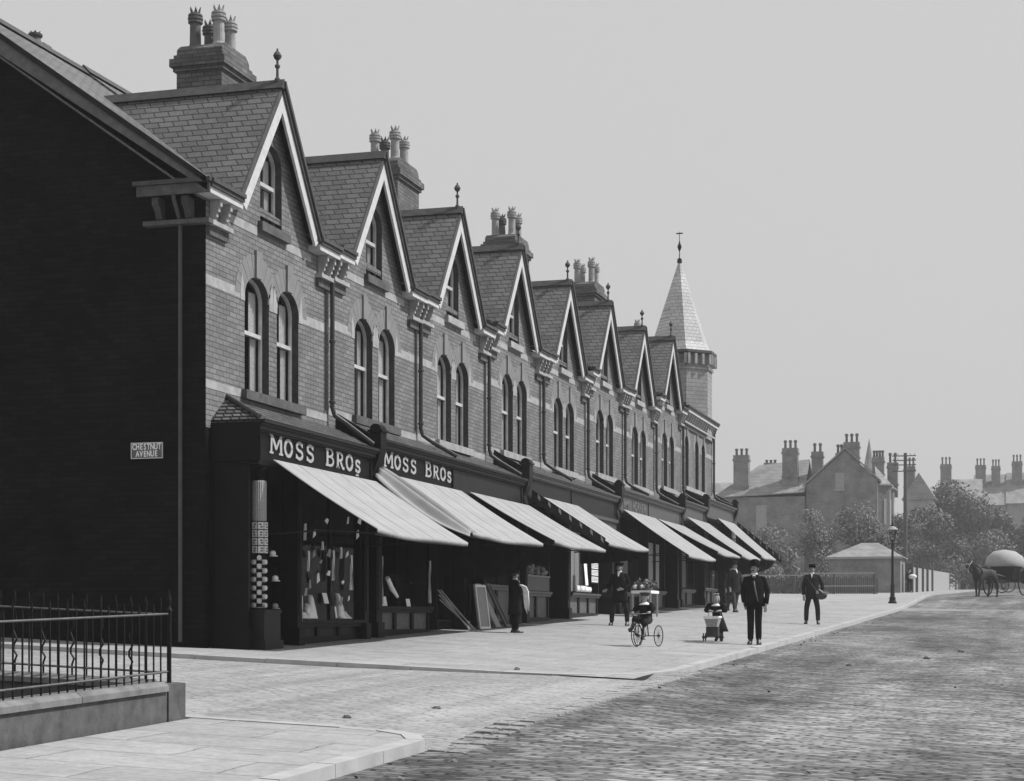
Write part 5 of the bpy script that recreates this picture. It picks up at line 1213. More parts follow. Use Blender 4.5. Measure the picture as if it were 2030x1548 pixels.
q = MB(); q.hexa([(-.8, -1.1, .85), (.8, -1.1, .85), (.8, 1.3, .85), (-.8, 1.3, .85), (-.95, -1.2, 1.5), (.95, -1.2, 1.5), (.95, 1.4, 1.5), (-.95, 1.4, 1.5)]); q.build('body', 'wool_black', CT)
for sg in (-1, 1): q = MB(); spoked(q, (sg * .95, .1, .72), .68, (1, 0, 0), 12, .035); q.tube([(sg * .88, .1, .72), (sg * 1.03, .1, .72)], .1, 10); q.build('wheel', 'iron', CT)
q = MB(); q.tube([(-.95, .1, .72), (.95, .1, .72)], .04, 6); [q.tube([(sg * .45, -1.1, .95), (sg * .42, -3.0, 1.15)], .035, 6) for sg in (-1, 1)]; q.build('shaft', 'wood', CT)
LD = MB(); LD.loft([(0, .1, 1.3, .9, 1.25), (0, .1, 1.7, .98, 1.3), (0, .05, 2.05, .85, 1.15), (0, 0, 2.3, .55, .8), (0, 0, 2.38, .1, .2)], 22)
rnd = random.Random(2); LD.v = [(a + rnd.uniform(-.03, .03), b + rnd.uniform(-.03, .03), c + rnd.uniform(-.03, .03)) for a, b, c in LD.v]; LD.xf(Matrix.Rotation(R(-20), 4, 'Z')); LD.xf(Matrix.Translation((x2, y2, hz2)))
tag(LD.build('sheeted_load', 'canvas_seam', None, (x2, y2, hz2 + 1.3), smooth=True), 'pale canvas-covered load heaped on the horse cart', 'load')
x3, y3 = 12.0, 96; hz3 = G(x3, y3) + RD + .05
C2 = thing('carriage', (x3, y3, hz3), 'dark closed carriage at the right edge of the street, behind the sheeted cart', 'carriage', rz=R(-75))
q = MB(); q.box(-.75, .75, -1.0, 1.2, .75, 2.0); q.box(-.8, .8, -1.05, 1.25, 2.0, 2.08); q.box(-.6, .6, -1.8, -1.0, .8, 1.1); q.build('body', 'wool_black', C2)
q = MB(); q.box(-.76, -.755, -.6, .6, 1.3, 1.85); q.build('window', 'panel', C2)
for sy, rr in ((-1.2, .45), (.9, .6)):
    for sg in (-1, 1): q = MB(); spoked(q, (sg * .82, sy, rr + .03), rr, (1, 0, 0), 10, .03); q.build('wheel', 'iron', C2)
q = MB(); q.tube([(-.8, -1.5, 1.2), (-.8, -1.0, 2.0)], .03, 5); q.tube([(-.4, -1.6, .7), (-.4, -3.2, 1.0)], .035, 5); q.tube([(.4, -1.6, .7), (.4, -3.2, 1.0)], .035, 5); q.build('shaft', 'wood_pale', C2)

# ------------------------------------------------------------------ street lamp
x, y = 6.45, 55.5; z = G(x, y)
LP = thing('street_lamp', (x, y, z), 'cast-iron gas lamp with four-sided glass lantern at the kerb', 'street lamp')
MB().lathe((x, y, z), [(.19, 0), (.19, .06), (.15, .1), (.13, .2), (.15, .24), (.10, .3), (.085, .75), (.10, .8), (.065, .86), (.055, 1.9), (.045, 2.55), (.07, 2.6), (.05, 2.66), (.04, 2.78)], 14).build('post', 'iron', LP, smooth=True)
q = MB()
for a in range(4):
    an = R(45 + 90 * a); p0 = Vector((x + .11 * math.cos(an), y + .11 * math.sin(an), z + 2.82)); p1 = Vector((x + .21 * math.cos(an), y + .21 * math.sin(an), z + 3.28)); q.tube([p0, p1], .014, 5)
q.loft([(x, y, z + 2.78, .1, .1), (x, y, z + 2.83, .12, .12)], 8); q.build('lantern_frame', 'iron', LP)
q = MB()
for a in range(4):
    a0, a1 = R(45 + 90 * a), R(135 + 90 * a); P = lambda an, r_, zz: (x + r_ * math.cos(an), y + r_ * math.sin(an), z + zz); q.poly([P(a0, .11, 2.83), P(a1, .11, 2.83), P(a1, .21, 3.28), P(a0, .21, 3.28)])
q.build('glass', 'glass', LP)
MB().lathe((x, y, z), [(.24, 3.27), (.25, 3.30), (.12, 3.42), (.05, 3.45)], 12).build('lamp_hood', 'paper_grey', LP)
MB().lathe((x, y, z), [(.05, 3.44), (.07, 3.5), (.03, 3.54), (.05, 3.6), (.02, 3.64), (.01, 3.72)], 8).build('finial', 'iron', LP)
MB().tube([(x - .2, y, z + 2.66), (x + .2, y, z + 2.66)], .012, 5).build('ladder_bar', 'iron', LP)
# ------------------------------------------------------------------ telegraph pole
x, y = 3.95, 103; z = G(x, y)
TP = thing('telegraph_pole', (x, y, z), 'tall wooden telegraph pole with four cross arms behind the gas lamp', 'telegraph pole')
MB().tube([(x, y, z - .2), (x, y, 12.3)], [.17, .12], 10).build('pole', 'wood', TP)
for k_ in range(4):
    zz = 12.05 - .32 * k_ - (.12 if k_ == 3 else 0); q = MB(); q.box(x - .9, x + .75, y - .2, y - .12, zz, zz + .07)
    for o in (-.8, -.5, .35, .65): q.lathe((x + o, y - .16, zz + .07), [(.012, 0), (.012, .05), (.03, .06), (.02, .12)], 6)
    q.build('cross_arm', 'wood', TP)
# ------------------------------------------------------------------ hut, fence, far wall
def hutb(x0, x1, y0, y1, zb, ze, zr):
    H_ = thing('hut', (x0, y0, zb), 'low brick hut with pale hipped roof beyond the fence', 'hut')
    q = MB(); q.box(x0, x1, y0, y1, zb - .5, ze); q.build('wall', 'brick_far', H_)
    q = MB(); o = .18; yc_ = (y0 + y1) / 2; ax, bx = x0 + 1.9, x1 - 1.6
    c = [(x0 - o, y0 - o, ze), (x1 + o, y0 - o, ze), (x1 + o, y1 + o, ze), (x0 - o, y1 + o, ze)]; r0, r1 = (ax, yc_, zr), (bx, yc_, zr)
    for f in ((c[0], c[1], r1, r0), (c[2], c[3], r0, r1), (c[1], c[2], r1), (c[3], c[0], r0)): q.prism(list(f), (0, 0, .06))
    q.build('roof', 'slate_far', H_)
    q = MB(); q.box(x1 + .002, x1 + .05, y0 + 1.6, y0 + 2.5, zb, zb + 2.0); q.build('door', 'wood', H_)
    q = MB(); q.box(x0 - o, x1 + o, y0 - o - .04, y0 - o, ze - .08, ze + .02); q.build('eaves_board', 'wood_pale', H_)
hutb(-.3, 4.3, 92.6, 97.2, 2.15, 4.55, 5.55)
FN = thing('post_and_rail_fence', (-6, 76, G(-6, 76)), 'sagging post and rail fence with whitened top rail before the hut and hedge', 'fence')
for k_ in range(9):
    xx = -14 + 2.25 * k_; zz = G(xx, 76); MB().box(xx - .06, xx + .06, 75.95, 76.06, zz - .3, zz + 1.12).build('post', 'wood', FN)
for zz, a, b in ((1.08, -14, -4), (1.04, -4, 0), (1.14, 0, 4), (.42, .2, 4), (.5, -14, -6)):
    q = MB(); q.hexa([(a, 75.88, G(a, 76) + zz), (b, 75.88, G(b, 76) + zz), (b, 75.94, G(b, 76) + zz), (a, 75.94, G(a, 76) + zz), (a, 75.88, G(a, 76) + zz + .07), (b, 75.88, G(b, 76) + zz + .07), (b, 75.94, G(b, 76) + zz + .07), (a, 75.94, G(a, 76) + zz + .07)]); q.build('rail', 'wood_pale', FN)
q = MB()
for k_ in range(170):
    xx = -14 + k_ * .107; zz = G(xx, 76.2)
    q.box(xx, xx + .07, 76.2, 76.23, zz, zz + .95 + .05 * math.sin(k_ * 1.7))
q.build('paling', 'wood', FN)
q = MB(); WF = thing('boundary_wall', (4.6, 98, G(4.6, 98)), 'pale stone boundary wall running up the far pavement beyond the hut', 'wall')
for a, b in ((99, 112), (112.02, 126), (126.02, 160), (160.02, 200)): q.hexa([(4.3, a, G(4, a) - .3), (4.6, a, G(4, a) - .3), (4.6, b, G(4, b) - .3), (4.3, b, G(4, b) - .3), (4.3, a, G(4, a) + 1.75), (4.6, a, G(4, a) + 1.75), (4.6, b, G(4, b) + 1.75), (4.3, b, G(4, b) + 1.75)])
q.build('wall', 'stone', WF)
for yy in (99, 112, 126): MB().box(4.15, 4.75, yy - .25, yy + .25, G(4, yy) - .2, G(4, yy) + 2.0).build('pier', 'stone_dark', WF)
for yy in (104, 118): q = MB(); q.box(4.62, 4.78, yy - .12, yy + .12, G(5, yy), G(5, yy) + 1.9); tag(q.build('gate_post', 'wood', None, (4.7, yy, G(5, yy))), 'dark post standing against the pale boundary wall, ' + ('nearer the hut' if yy == 104 else 'farther from the hut'), 'post')

# ------------------------------------------------------------------ far houses
def stack(parent, x0, x1, y, zb, zt, npots, ph=.55, dp=.9):
    q = MB(); q.box(x0, x1, y - dp / 2, y + dp / 2, zb, zt - .5); q.box(x0 - .08, x1 + .08, y - dp / 2 - .08, y + dp / 2 + .08, zt - .5, zt - .35); q.box(x0 - .02, x1 + .02, y - dp / 2 - .02, y + dp / 2 + .02, zt - .35, zt)
    q.box(x0 - .07, x1 + .07, y - dp / 2 - .07, y + dp / 2 + .07, zb + (zt - zb) * .35, zb + (zt - zb) * .35 + .12)
    s_ = q.build('chimney_stack', 'brick_far', parent)
    for k_ in range(npots):
        xx = x0 + (x1 - x0) * (k_ + .5) / npots; MB().lathe((xx, y, zt), [(.14, 0), (.11, .06), (.10, ph * .7), (.15, ph * .72), (.15, ph * .85), (.12, ph)], 9).build('chimney_pot', 'pot_dark', s_)
def win_far(parent, x, y, z, w_=.9, h_=1.7, face='y'):
    q = MB()
    if face == 'y': q.box(x - w_ / 2, x + w_ / 2, y - .03, y + .02, z, z + h_)
    else: q.box(x - .02, x + .03, y - w_ / 2, y + w_ / 2, z, z + h_)
    o = q.build('window', 'paper_grey', parent); q = MB()
    if face == 'y': q.box(x - w_ / 2 - .07, x + w_ / 2 + .07, y - .1, y - .001, z - .15, z - .001); q.box(x - w_ / 2, x + w_ / 2, y - .05, y - .031, z + h_ / 2 - .04, z + h_ / 2 + .04)
    else: q.box(x + .001, x + .12, y - w_ / 2 - .07, y + w_ / 2 + .07, z - .15, z - .001); q.box(x + .031, x + .05, y - w_ / 2, y + w_ / 2, z + h_ / 2 - .04, z + h_ / 2 + .04)
    q.build('sill', 'stone', o)
B1 = thing('gabled_house', (-3, 127, 2.8), 'tall dark gable-end house with bay windows, behind the hut and telegraph pole', 'house')
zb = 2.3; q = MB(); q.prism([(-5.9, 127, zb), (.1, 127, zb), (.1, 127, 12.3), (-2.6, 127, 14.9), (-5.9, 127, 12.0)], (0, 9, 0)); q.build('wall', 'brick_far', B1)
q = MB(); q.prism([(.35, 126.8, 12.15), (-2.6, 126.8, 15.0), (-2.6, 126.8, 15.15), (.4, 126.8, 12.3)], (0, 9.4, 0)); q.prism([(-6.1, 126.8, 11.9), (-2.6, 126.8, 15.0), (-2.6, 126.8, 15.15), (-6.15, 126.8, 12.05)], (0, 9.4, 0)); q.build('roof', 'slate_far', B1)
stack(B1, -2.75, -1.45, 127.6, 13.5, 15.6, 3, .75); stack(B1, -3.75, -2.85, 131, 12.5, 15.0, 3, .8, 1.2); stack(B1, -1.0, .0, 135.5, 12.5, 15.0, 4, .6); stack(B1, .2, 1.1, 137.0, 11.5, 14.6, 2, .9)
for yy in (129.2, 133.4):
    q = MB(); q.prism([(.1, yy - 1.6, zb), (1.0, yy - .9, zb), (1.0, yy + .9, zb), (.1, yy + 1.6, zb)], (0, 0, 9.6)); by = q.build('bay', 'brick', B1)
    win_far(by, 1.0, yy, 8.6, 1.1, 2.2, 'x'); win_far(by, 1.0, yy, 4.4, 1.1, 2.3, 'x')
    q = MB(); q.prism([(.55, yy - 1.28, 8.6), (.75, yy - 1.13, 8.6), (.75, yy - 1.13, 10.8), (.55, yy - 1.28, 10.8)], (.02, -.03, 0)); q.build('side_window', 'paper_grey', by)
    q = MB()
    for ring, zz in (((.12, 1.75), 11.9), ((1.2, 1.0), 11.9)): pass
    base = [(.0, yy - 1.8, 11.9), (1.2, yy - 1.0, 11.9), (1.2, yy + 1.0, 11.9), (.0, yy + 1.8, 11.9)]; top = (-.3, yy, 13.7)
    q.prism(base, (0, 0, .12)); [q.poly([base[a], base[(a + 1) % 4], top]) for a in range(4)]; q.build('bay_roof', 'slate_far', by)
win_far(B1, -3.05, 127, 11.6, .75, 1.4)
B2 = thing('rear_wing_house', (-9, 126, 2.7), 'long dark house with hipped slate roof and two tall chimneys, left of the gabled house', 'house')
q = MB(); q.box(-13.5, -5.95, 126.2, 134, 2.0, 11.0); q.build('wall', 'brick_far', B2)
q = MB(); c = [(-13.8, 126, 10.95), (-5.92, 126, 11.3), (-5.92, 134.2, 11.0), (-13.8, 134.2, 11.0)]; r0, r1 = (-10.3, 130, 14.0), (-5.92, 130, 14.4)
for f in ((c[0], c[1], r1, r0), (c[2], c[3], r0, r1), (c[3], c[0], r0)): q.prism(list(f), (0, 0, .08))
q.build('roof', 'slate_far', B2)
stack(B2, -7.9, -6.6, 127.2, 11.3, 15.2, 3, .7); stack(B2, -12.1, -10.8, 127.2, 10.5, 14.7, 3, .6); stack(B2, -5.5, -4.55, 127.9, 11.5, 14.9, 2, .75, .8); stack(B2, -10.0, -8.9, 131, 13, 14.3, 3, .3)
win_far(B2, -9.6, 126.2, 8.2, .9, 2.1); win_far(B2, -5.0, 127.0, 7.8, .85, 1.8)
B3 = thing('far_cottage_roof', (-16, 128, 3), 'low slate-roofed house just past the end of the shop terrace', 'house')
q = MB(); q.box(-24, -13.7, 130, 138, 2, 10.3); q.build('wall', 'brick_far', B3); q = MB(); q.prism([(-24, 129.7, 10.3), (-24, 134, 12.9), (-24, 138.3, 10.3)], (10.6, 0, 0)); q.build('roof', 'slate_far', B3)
SP = thing('church_spire', (-4.2, 190, 6), 'thin distant church spire rising between the far chimneys', 'spire')
MB().lathe((-5.9, 190, 5), [(1.3, 0), (1.3, 10), (.02, 17.2)], 8).build('spire', 'slate_far', SP)
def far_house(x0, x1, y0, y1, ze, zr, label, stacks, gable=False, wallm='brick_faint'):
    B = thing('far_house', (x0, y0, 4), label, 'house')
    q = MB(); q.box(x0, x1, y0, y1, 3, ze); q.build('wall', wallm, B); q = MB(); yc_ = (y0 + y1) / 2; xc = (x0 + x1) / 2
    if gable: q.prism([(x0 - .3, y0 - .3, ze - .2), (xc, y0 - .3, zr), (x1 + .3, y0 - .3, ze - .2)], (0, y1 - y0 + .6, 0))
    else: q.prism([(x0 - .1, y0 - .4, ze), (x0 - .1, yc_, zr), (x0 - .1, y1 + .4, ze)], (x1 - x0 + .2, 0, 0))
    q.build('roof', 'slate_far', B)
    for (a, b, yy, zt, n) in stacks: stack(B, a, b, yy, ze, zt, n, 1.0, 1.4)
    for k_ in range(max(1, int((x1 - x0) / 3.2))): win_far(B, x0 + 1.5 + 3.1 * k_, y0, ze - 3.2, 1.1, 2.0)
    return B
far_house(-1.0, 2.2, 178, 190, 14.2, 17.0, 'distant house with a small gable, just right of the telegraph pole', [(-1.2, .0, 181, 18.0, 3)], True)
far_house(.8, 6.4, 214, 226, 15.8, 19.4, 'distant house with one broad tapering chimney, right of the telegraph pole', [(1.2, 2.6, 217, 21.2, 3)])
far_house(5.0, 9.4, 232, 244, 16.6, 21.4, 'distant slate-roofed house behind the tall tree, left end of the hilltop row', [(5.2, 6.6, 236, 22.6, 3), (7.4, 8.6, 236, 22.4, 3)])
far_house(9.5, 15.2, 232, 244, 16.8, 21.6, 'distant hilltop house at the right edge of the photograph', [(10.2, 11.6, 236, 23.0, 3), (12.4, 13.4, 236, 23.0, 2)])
# ------------------------------------------------------------------ trees
def tree(x, y, h, rx, rz_, seed, label, n=2600, leaf=.14, trunk=.16, mat='foliage', clear=.25, name='tree', cat='tree', group='trees and shrubs beyond the hut', zb=None):
    rnd = random.Random(seed); z0 = G(x, y) if zb is None else zb
    T = thing(name, (x, y, z0), label, cat, group)
    q = MB(); q.tube([(x, y, z0 - .1), (x + rnd.uniform(-.1, .1), y, z0 + h * .3), (x + rnd.uniform(-.2, .2), y, z0 + h * .75)], [trunk, trunk * .7, trunk * .2], 8)
    lobes = []
    for k_ in range(11):
        a = rnd.uniform(0, 6.28); rr = rnd.uniform(.15, .75); zz = z0 + h * (clear + (1 - clear) * rnd.uniform(.15, .85)); tap = 1.0 - .55 * ((zz - z0) / h)
        c = Vector((x + math.cos(a) * rx * rr * tap, y + math.sin(a) * rx * rr * tap, zz)); lobes.append((c, rnd.uniform(.28, .5) * rx))
        q.tube([(x, y, z0 + h * rnd.uniform(.15, .45)), (Vector((x, y, zz - .3)) + (c - Vector((x, y, zz))) * .5), c], [trunk * .35, trunk * .2, .01], 5)
    q.build('trunk', 'bark', T)
    m = MB()
    leaf *= .62; n = int(n * 2.3)
    for k_ in range(n):
        c, r_ = rnd.choice(lobes); d = Vector((rnd.gauss(0, 1), rnd.gauss(0, 1), rnd.gauss(0, 1)))
        if d.length < 1e-6: continue
        d.normalize(); p = c + Vector((d.x, d.y, d.z * rz_)) * r_ * rnd.uniform(.55, 1.12)
        if p.z < z0: continue
        s_ = leaf * rnd.uniform(.5, 1.3); u = Vector((rnd.gauss(0, 1), rnd.gauss(0, 1), rnd.gauss(0, 1))).normalized(); v = u.cross(d + Vector((.01, .02, .03))).normalized()
        m.poly([p - u * s_, p - v * s_ * .6, p + u * s_, p + v * s_ * .6])
    m.build('crown', mat, T)
tree(1.9, 107, 5.4, 2.2, .9, 1, 'dense dark rounded shrub directly right of the lamp, over the pale wall', 3200, .16, .2, clear=.05)
tree(1.7, 134, 7.2, 3.4, .8, 2, 'broad dark bush over the middle of the pale boundary wall', 3000, .2, .2, clear=.05)
tree(5.1, 188, 12.8, 5.6, 1.0, 3, 'tallest tree, peaked crown before the hilltop houses', 5200, .34, .35, clear=.1)
tree(9.6, 192, 9.6, 5.0, .9, 4, 'spreading tree behind the sheeted cart', 4600, .34, .3, clear=.05)
tree(12.9, 190, 8.6, 4.0, .9, 5, 'low tree at the right edge above the dark carriage', 3600, .3, .3, clear=.05)
tree(7.4, 180, 7.0, 4.5, .8, 12, 'bushy undergrowth tree between the pale wall and the cart', 3600, .3, .3, clear=.02)
tree(3.2, 165, 9.5, 4.2, .9, 31, 'dark leafy tree between the telegraph pole and the tallest tree', 4200, .28, .3, clear=.05)
for k_, (x, y, h, r_, lb) in enumerate([(-12.0, 100, 4.2, 2.6, 'hazy shrub nearest the terrace end, behind the fence'), (-8.5, 104, 5.0, 2.8, 'hazy shrub behind the fence, second from the terrace end'), (-5.4, 100, 4.6, 2.6, 'hazy shrub behind the fence, third from the terrace end'), (-2.6, 106, 6.2, 2.8, 'pale leafy tree left of the hut roof'), (.2, 108, 6.6, 2.6, 'leafy tree rising just behind the hut roof')]):
    tree(x, y, h, r_, .9, 20 + k_, lb, 2400, .17, .15, 'foliage_pale', .02, 'shrub', 'shrub')
m = MB(); rnd = random.Random(77)
for k_ in range(7000):
    x = rnd.uniform(-16, .2); y = 77.2 + rnd.uniform(0, 1.1); zz = G(x, y) + rnd.uniform(0, 1.15 + .15 * math.sin(x * 1.3)); s_ = rnd.uniform(.05, .12)
    u = Vector((rnd.gauss(0, 1), rnd.gauss(0, 1), rnd.gauss(0, 1))).normalized(); v = u.cross(Vector((rnd.gauss(0, 1), rnd.gauss(0, 1), rnd.gauss(0, 1)))).normalized(); p = Vector((x, y, zz))
    m.poly([p - u * s_, p - v * s_ * .6, p + u * s_, p + v * s_ * .6])
HG = m.build('hedge', 'foliage', None, (-6, 77.5, G(-6, 77)), label='long rough hedge directly behind the post and rail fence', cat='hedge')

# ------------------------------------------------------------------ goods on show
rnd = random.Random(4)
def cloth_strip(name, y, x, zt, L, wd, label, cat, mat='goods_white', sway=.02, group=None):
    q = MB(); n = 5
    for a in range(n):
        yy = y - wd / 2 + wd * a / n
        for b in range(6):
            z1 = zt - L * b / 6; z2 = zt - L * (b + 1) / 6; o = lambda zz: sway * math.sin((zt - zz) * 5 + a)
            q.prism([(x + o(z1) + .008 * (-1) ** a, yy, z1), (x + o(z1) - .008 * (-1) ** a, yy + wd / n, z1), (x + o(z2) - .008 * (-1) ** a, yy + wd / n, z2), (x + o(z2) + .008 * (-1) ** a, yy, z2)], (.004, 0, 0))
    return tag(q.build(name, mat, None, (x, y, zt)), label, cat, group)
sz = G(.6, 3.5) + .38
goods = [('white_scarf', 3.55, 1.55, .52, .10, 'long white scarf hanging left of two in the corner shop window'), ('white_scarf', 4.4, 1.5, .62, .10, 'longest white scarf hanging at the far side of the corner shop window'),
         ('looped_ribbon', 2.45, 1.5, .34, .08, 'looped pale ribbon hanging high on the near side of the corner window'), ('looped_ribbon', 3.05, 1.68, .14, .05, 'short pale ribbon hanging near the top middle of the corner window'),
         ('looped_ribbon', 3.9, 1.62, .2, .07, 'short knotted pale ribbon between the two long scarves'), ('thin_tape', 2.3, 1.95, .28, .03, 'thin pale tape hung high beside the corner window post'), ('thin_tape', 2.15, .75, .42, .04, 'narrow white strip low beside the corner window post')]
for nm, y, zt, L, wd, lb in goods: cloth_strip(nm, y, .68, sz + zt - .35, L, wd, lb, nm.split('_')[1] if nm != 'thin_tape' else 'tape')
def card(y, z, w_, h_, tilt, label, x=.66, mat='goods_paper'):
    q = MB(); c = Vector((x, y, z)); q.prism([c + Vector((0, -w_ / 2, 0)), c + Vector((0, w_ / 2, 0)), c + Vector((-tilt, w_ / 2 - .02, h_)), c + Vector((-tilt, -w_ / 2 - .02, h_))], (.006, 0, 0))
    tag(q.build('show_card', mat, None, (x, y, z)), label, 'card')
def heap(y, z, w_, h_, label, x=.66, mat='goods_white', name='folded_linen', cat='linen'):
    q = MB()
    if name == 'folded_linen':
        for a in range(3):
            o = rnd.uniform(-.35, .35) * w_; hh = h_ * rnd.uniform(.55, 1); i0 = len(q.v)
            q.loft([(x - .06 - .05 * t_, y + o + rnd.uniform(-.02, .02), z + hh * t_, .09 * (1 - .6 * t_) * rnd.uniform(.8, 1.1), (.05 + .4 * w_ * (1 - t_) * .5) * rnd.uniform(.8, 1.1)) for t_ in (0, .12, .3, .5, .7, .88, 1)], 12)
            for i_ in range(i0, len(q.v)): a_, b_, c_ = q.v[i_]; k_ = .012 * math.sin(i_ * 2.4); q.v[i_] = (a_ + k_, b_ - k_, max(z, c_ + k_ * .6))
        return tag(q.build(name, mat, None, (x, y, z), smooth=True), label, cat)
    if name == 'bonnet':
        q.ball((x, y, z + .05), .05, .07, .05, 10, 6); q.loft([(x + .01, y, z, .07, .09), (x + .01, y, z + .02, .06, .08)], 12)
        return tag(q.build(name, mat, None, (x, y, z), smooth=True), label, cat)
    if name == 'crockery':
        for a in range(7): q.lathe((x + rnd.uniform(-.02, .02), y - w_ / 2 + w_ * a / 6, z), [(.04, 0), (.055, h_ * .3), (.06, h_ * .6), (.045, h_ * .9), (.05, h_)], 10)
        return tag(q.build(name, mat, None, (x, y, z), smooth=True), label, cat)

    for a in range(5):
        o = rnd.uniform(-.5, .5) * w_; q.hexa([(x - .05, y + o - .07, z), (x + .03, y + o - .05, z), (x + .02, y + o + .09, z), (x - .05, y + o + .07, z), (x - .04, y + o - .03, z + h_ * rnd.uniform(.4, 1)), (x, y + o - .04, z + h_ * rnd.uniform(.3, .8)), (x - .02, y + o + .06, z + h_ * rnd.uniform(.2, .7)), (x - .05, y + o + .04, z + h_ * rnd.uniform(.3, .7))])
    tag(q.build(name, mat, None, (x, y, z)), label, cat)
card(3.3, sz + .28, .2, .18, .04, 'square white card standing mid-height in the corner shop window'); card(3.75, sz + .03, .07, .2, .02, 'narrow upright white card on the sill of the corner shop window')
heap(2.75, sz + .02, .35, .42, 'tall heap of draped linen on the near part of the corner window sill'); heap(2.5, sz + .02, .5, .12, 'low heap of folded linen by the corner window post', .67); heap(4.1, sz + .02, .12, .45, 'upright draped linen on the middle of the corner window sill'); heap(4.4, sz + .02, .2, .14, 'flat folded linen at the far end of the corner window sill')
heap(1.5, G(.5, 1.5) + .6, .1, .12, 'small pale bonnet in the dim corner doorway, lowest of three', .5, 'paper_grey', 'bonnet', 'bonnet'); heap(1.5, G(.5, 1.5) + 1.05, .08, .12, 'pale bonnet in the dim corner doorway, middle one of three', .5, 'goods_white', 'bonnet', 'bonnet'); heap(1.4, G(.5, 1.5) + 1.45, .08, .12, 'pale bonnet in the dim corner doorway, topmost of three', .5, 'goods_white', 'bonnet', 'bonnet')
for k in range(16):
    yy = rnd.uniform(2.3, 4.85); zz = sz + rnd.uniform(.1, 1.75); q = MB(); w_, h_ = rnd.uniform(.03, .08), rnd.uniform(.05, .16); a_ = rnd.uniform(-.5, .5)
    ca, sa = math.cos(a_), math.sin(a_); P = lambda u, v: (.67 + .02 * v / h_, yy + u * ca - v * sa, zz + u * sa + v * ca)
    q.prism([P(-w_, 0), P(w_, 0), P(w_ * .7, h_), P(-w_ * .5, h_)], (.012, 0, 0))
    tag(q.build('small_linen_piece', 'goods_white' if k % 3 else 'paper_grey', None, (.67, yy, zz)), 'small piece of white linen pinned up among the goods of the corner window', 'linen', 'small linens pinned in the corner window')
s2 = G(.6, 7) + .53
card(6.15, s2, .3, .2, .03, 'white card at the near corner of the second shop window'); card(7.5, s2, .22, .17, .02, 'white card in the middle of the second shop window')
q = MB(); q.tube([(.66, 6.3, s2 + .55), (.66, 6.55, s2 + .35), (.68, 6.8, s2 + .2)], [.045, .05, .03], 8); tag(q.build('rolled_stocking', 'goods_white', None, (.66, 6.5, s2)), 'white rolled cloth slanting in the second shop window', 'cloth')
cloth_strip('side_curtain_strip', 8.75, .66, s2 + .95, .85, .07, 'pale narrow curtain down the far side of the second shop window', 'curtain', 'curtain'); cloth_strip('side_curtain_strip', 6.0, .66, s2 + .95, .9, .04, 'pale narrow curtain down the near side of the second shop window', 'curtain', 'curtain')
def leaning(name, y0, z0, h_, w_, lean, label, cat, mat='goods_paper', frame=None, x=.95, skew=0.):
    zz = G(x, y0) + .01; q = MB(); q.prism([(x, y0, zz), (x, y0 + w_, zz), (x - lean, y0 + w_ - skew, zz + h_), (x - lean, y0 - skew, zz + h_)], (.03, 0, .005)); T_ = thing(name, (x, y0, zz), label, cat)
    q.build('panel', mat, T_)
    if frame:
        f = MB(); e = .05
        for (a0, a1, b0, b1) in ((0, w_, 0, e), (0, w_, h_ - e, h_), (0, e, e, h_ - e), (w_ - e, w_, e, h_ - e)):
            P = lambda a, b: (x + .035 - lean * b / h_, y0 + a - skew * b / h_, zz + b); f.prism([P(a0, b0), P(a1, b0), P(a1, b1), P(a0, b1)], (.02, 0, 0))
        f.build('frame', frame, T_)
leaning('framed_picture', 11.1, 0, .95, .75, .12, 'pale framed picture leaning upright in the open shop front', 'picture', 'paper_grey', 'goods_paper')
leaning('hearthrug_roll', 12.2, 0, .95, .38, .25, 'pale patterned board tilted back beside the framed picture', 'board', 'paper_grey', None, 1.0, .75)
leaning('dark_board', 12.9, 0, .95, .3, .25, 'dark narrow board tilted against the post behind the pale patterned one', 'board', 'wood', 'panel', 1.0, .75)
zz = G(.9, 9.6); LT = thing('bundle_of_laths', (.95, 9.8, zz), 'bundle of pale thin laths leaning by the second shop doorway', 'laths')
for a in range(5): MB().tube([(1.15 + .02 * a, 9.9 + .05 * a, zz + .01), (.75, 9.0 + .06 * a, zz + .85 - .1 * (a % 3))], .014, 5).build('lath', 'wood_pale', LT)
# window of the bill-covered shop (houses 4 and 5)
def bill_strip(y, x, z0, n, w_, h_, label, pitch=1.25):
    T_ = thing('bill_strip', (x, y, z0), label, 'poster'); q = MB(); q.box(x, x + .012, y - .02, y + w_ + .02, z0 - .05, z0 + n * h_ * pitch); q.build('backing', 'dark_paint', T_)
    for a in range(n):
        z1 = z0 + a * h_ * pitch; b_ = MB(); b_.box(x + .013, x + .018, y, y + w_, z1, z1 + h_); bo = b_.build('bill', 'goods_paper', T_); t_ = MB()
        for l_ in range(3):
            yy = y + .04
            while yy < y + w_ - .05:
                e = rnd.uniform(.03, .1); t_.box(x + .0185, x + .020, yy, min(yy + e, y + w_ - .03), z1 + h_ * (.2 + .26 * l_), z1 + h_ * (.33 + .26 * l_)); yy += e + .03
        t_.build('print', 'wool_dark', bo)
zg = G(.7, 22.6)
bill_strip(22.45, .665, zg + .95, 8, .75, .15, 'tall column of white printed bills down the window under the bare sunblind box')
MB().box(.34, .35, 20.5, 23.3, zg + .68, zg + 2.3).build('window_blind', 'paper_grey', HS[4])
card(21.9, zg + .85, .3, .62, .05, 'tall curled white paper hanging in the bill-covered shop window', .68)
heap(21.2, zg + .66, .9, .16, 'row of white crockery along the sill of the bill-covered shop window', .66, 'goods_white', 'crockery', 'crockery'); heap(22.0, zg + .66, .7, .14, 'second group of white crockery, beside the column of bills', .66, 'goods_white', 'crockery', 'crockery')
q = MB(); q.box(.60, .66, 16.0, 18.0, G(.7, 17) + .76, G(.7, 17) + 1.1); q.build('name_board', 'shop_paint_mid', HS[3])
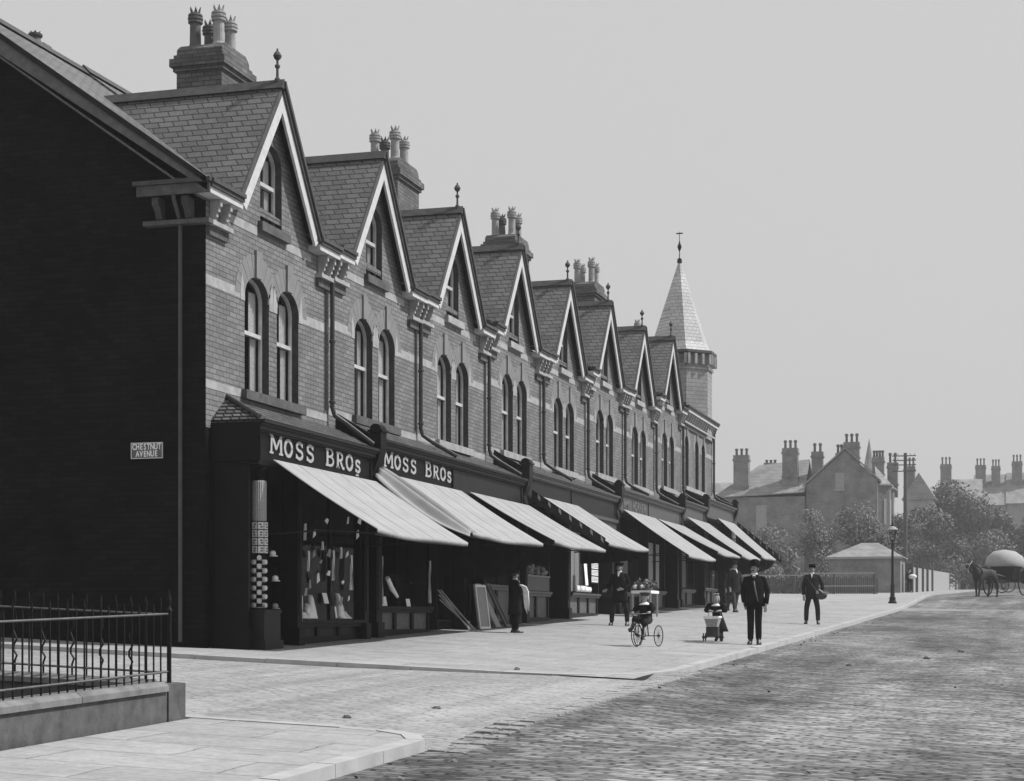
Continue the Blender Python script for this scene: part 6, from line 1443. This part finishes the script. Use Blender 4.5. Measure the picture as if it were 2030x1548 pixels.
q = MB(); q.box(.60, .68, 16.0, 18.05, G(.7, 17) + 1.1, G(.7, 17) + 1.14); q.build('name_board_rail', 'stone', HS[3])
q = MB()
for a in range(40): q.ball((.60 + rnd.uniform(-.12, .02), rnd.uniform(16.1, 18.0), G(.7, 17) + 1.18 + rnd.uniform(0, .22)), .06, .06, .05, 6, 4)
tag(q.build('fruit_heap', 'paper_grey', None, (.6, 17, 1.5)), 'heap of fruit behind the low window board of the fourth shop', 'fruit', kind='stuff')
# trestle table with greens behind the tricycle
x, y = 1.75, 24.2; zg2 = G(x, y); TB = thing('trestle_table', (x, y, zg2), 'white-topped display table standing on the pavement before the HORNER shop', 'table')
MB().box(x - .28, x + .30, y - .30, y + .8, zg2 + .66, zg2 + .74).build('table_top', 'cloth_white', TB)
for a, b in ((-.24, -.24), (.26, -.24), (-.24, .72), (.26, .72)): MB().box(x + a - .025, x + a + .025, y + b - .025, y + b + .025, zg2, zg2 + .66).build('leg', 'wood_pale', TB)
GR = thing('heap_of_greens', (x, y, zg2 + .74), 'leafy bunches and cauliflowers heaped on the white display table', 'vegetables'); m = MB()
for a in range(500):
    p = Vector((x + rnd.uniform(-.27, .28), y + rnd.uniform(-.28, .75), zg2 + .77 + abs(rnd.gauss(0, .1)))); u = Vector((rnd.gauss(0, 1), rnd.gauss(0, 1), rnd.gauss(0, 1))).normalized(); v = u.cross(Vector((rnd.gauss(0, 1), rnd.gauss(0, 1), .3))).normalized(); m.poly([p - u * .06, p - v * .04, p + u * .06, p + v * .04])
m.build('leaves', 'foliage', GR); q = MB(); [q.ball((x + o, y - .2, zg2 + .84), .08, .08, .07, 8, 6) for o in (-.18, .02)]; q.build('cauliflowers', 'cloth_white', GR)
# blinds and curtains in the farther shop windows
for (hi, ya, yb, zz_) in ((5, 26.5, 27.8, .75), (6, 30.2, 31.6, .75), (6, 31.8, 32.6, .7), (7, 36.2, 37.4, .7)):
    z1 = G(.6, ya) + zz_; MB().box(.5, .51, ya, yb, z1, z1 + 1.45).build('window_blind', 'paper_grey' if hi != 6 else 'curtain', HS[hi])
# ------------------------------------------------------------------ smoky air
q = MB(); q.box(-1500, 1500, -250, 2100, -60, 60)
hz_ = q.build('haze', 'earth', kind='stuff'); mh = bpy.data.materials.new('haze'); mh.use_nodes = True; t = mh.node_tree; t.nodes.remove(t.nodes['Principled BSDF'])
pv = t.nodes.new('ShaderNodeVolumePrincipled'); pv.inputs['Color'].default_value = gv(.8); pv.inputs['Density'].default_value = .0008; pv.inputs['Anisotropy'].default_value = .2
t.links.new(pv.outputs[0], t.nodes['Material Output'].inputs['Volume']); hz_.data.materials.clear(); hz_.data.materials.append(mh)
for o in list(bpy.data.objects):
    if '_o' in o: del o['_o']
    if '_k' in o: del o['_k']
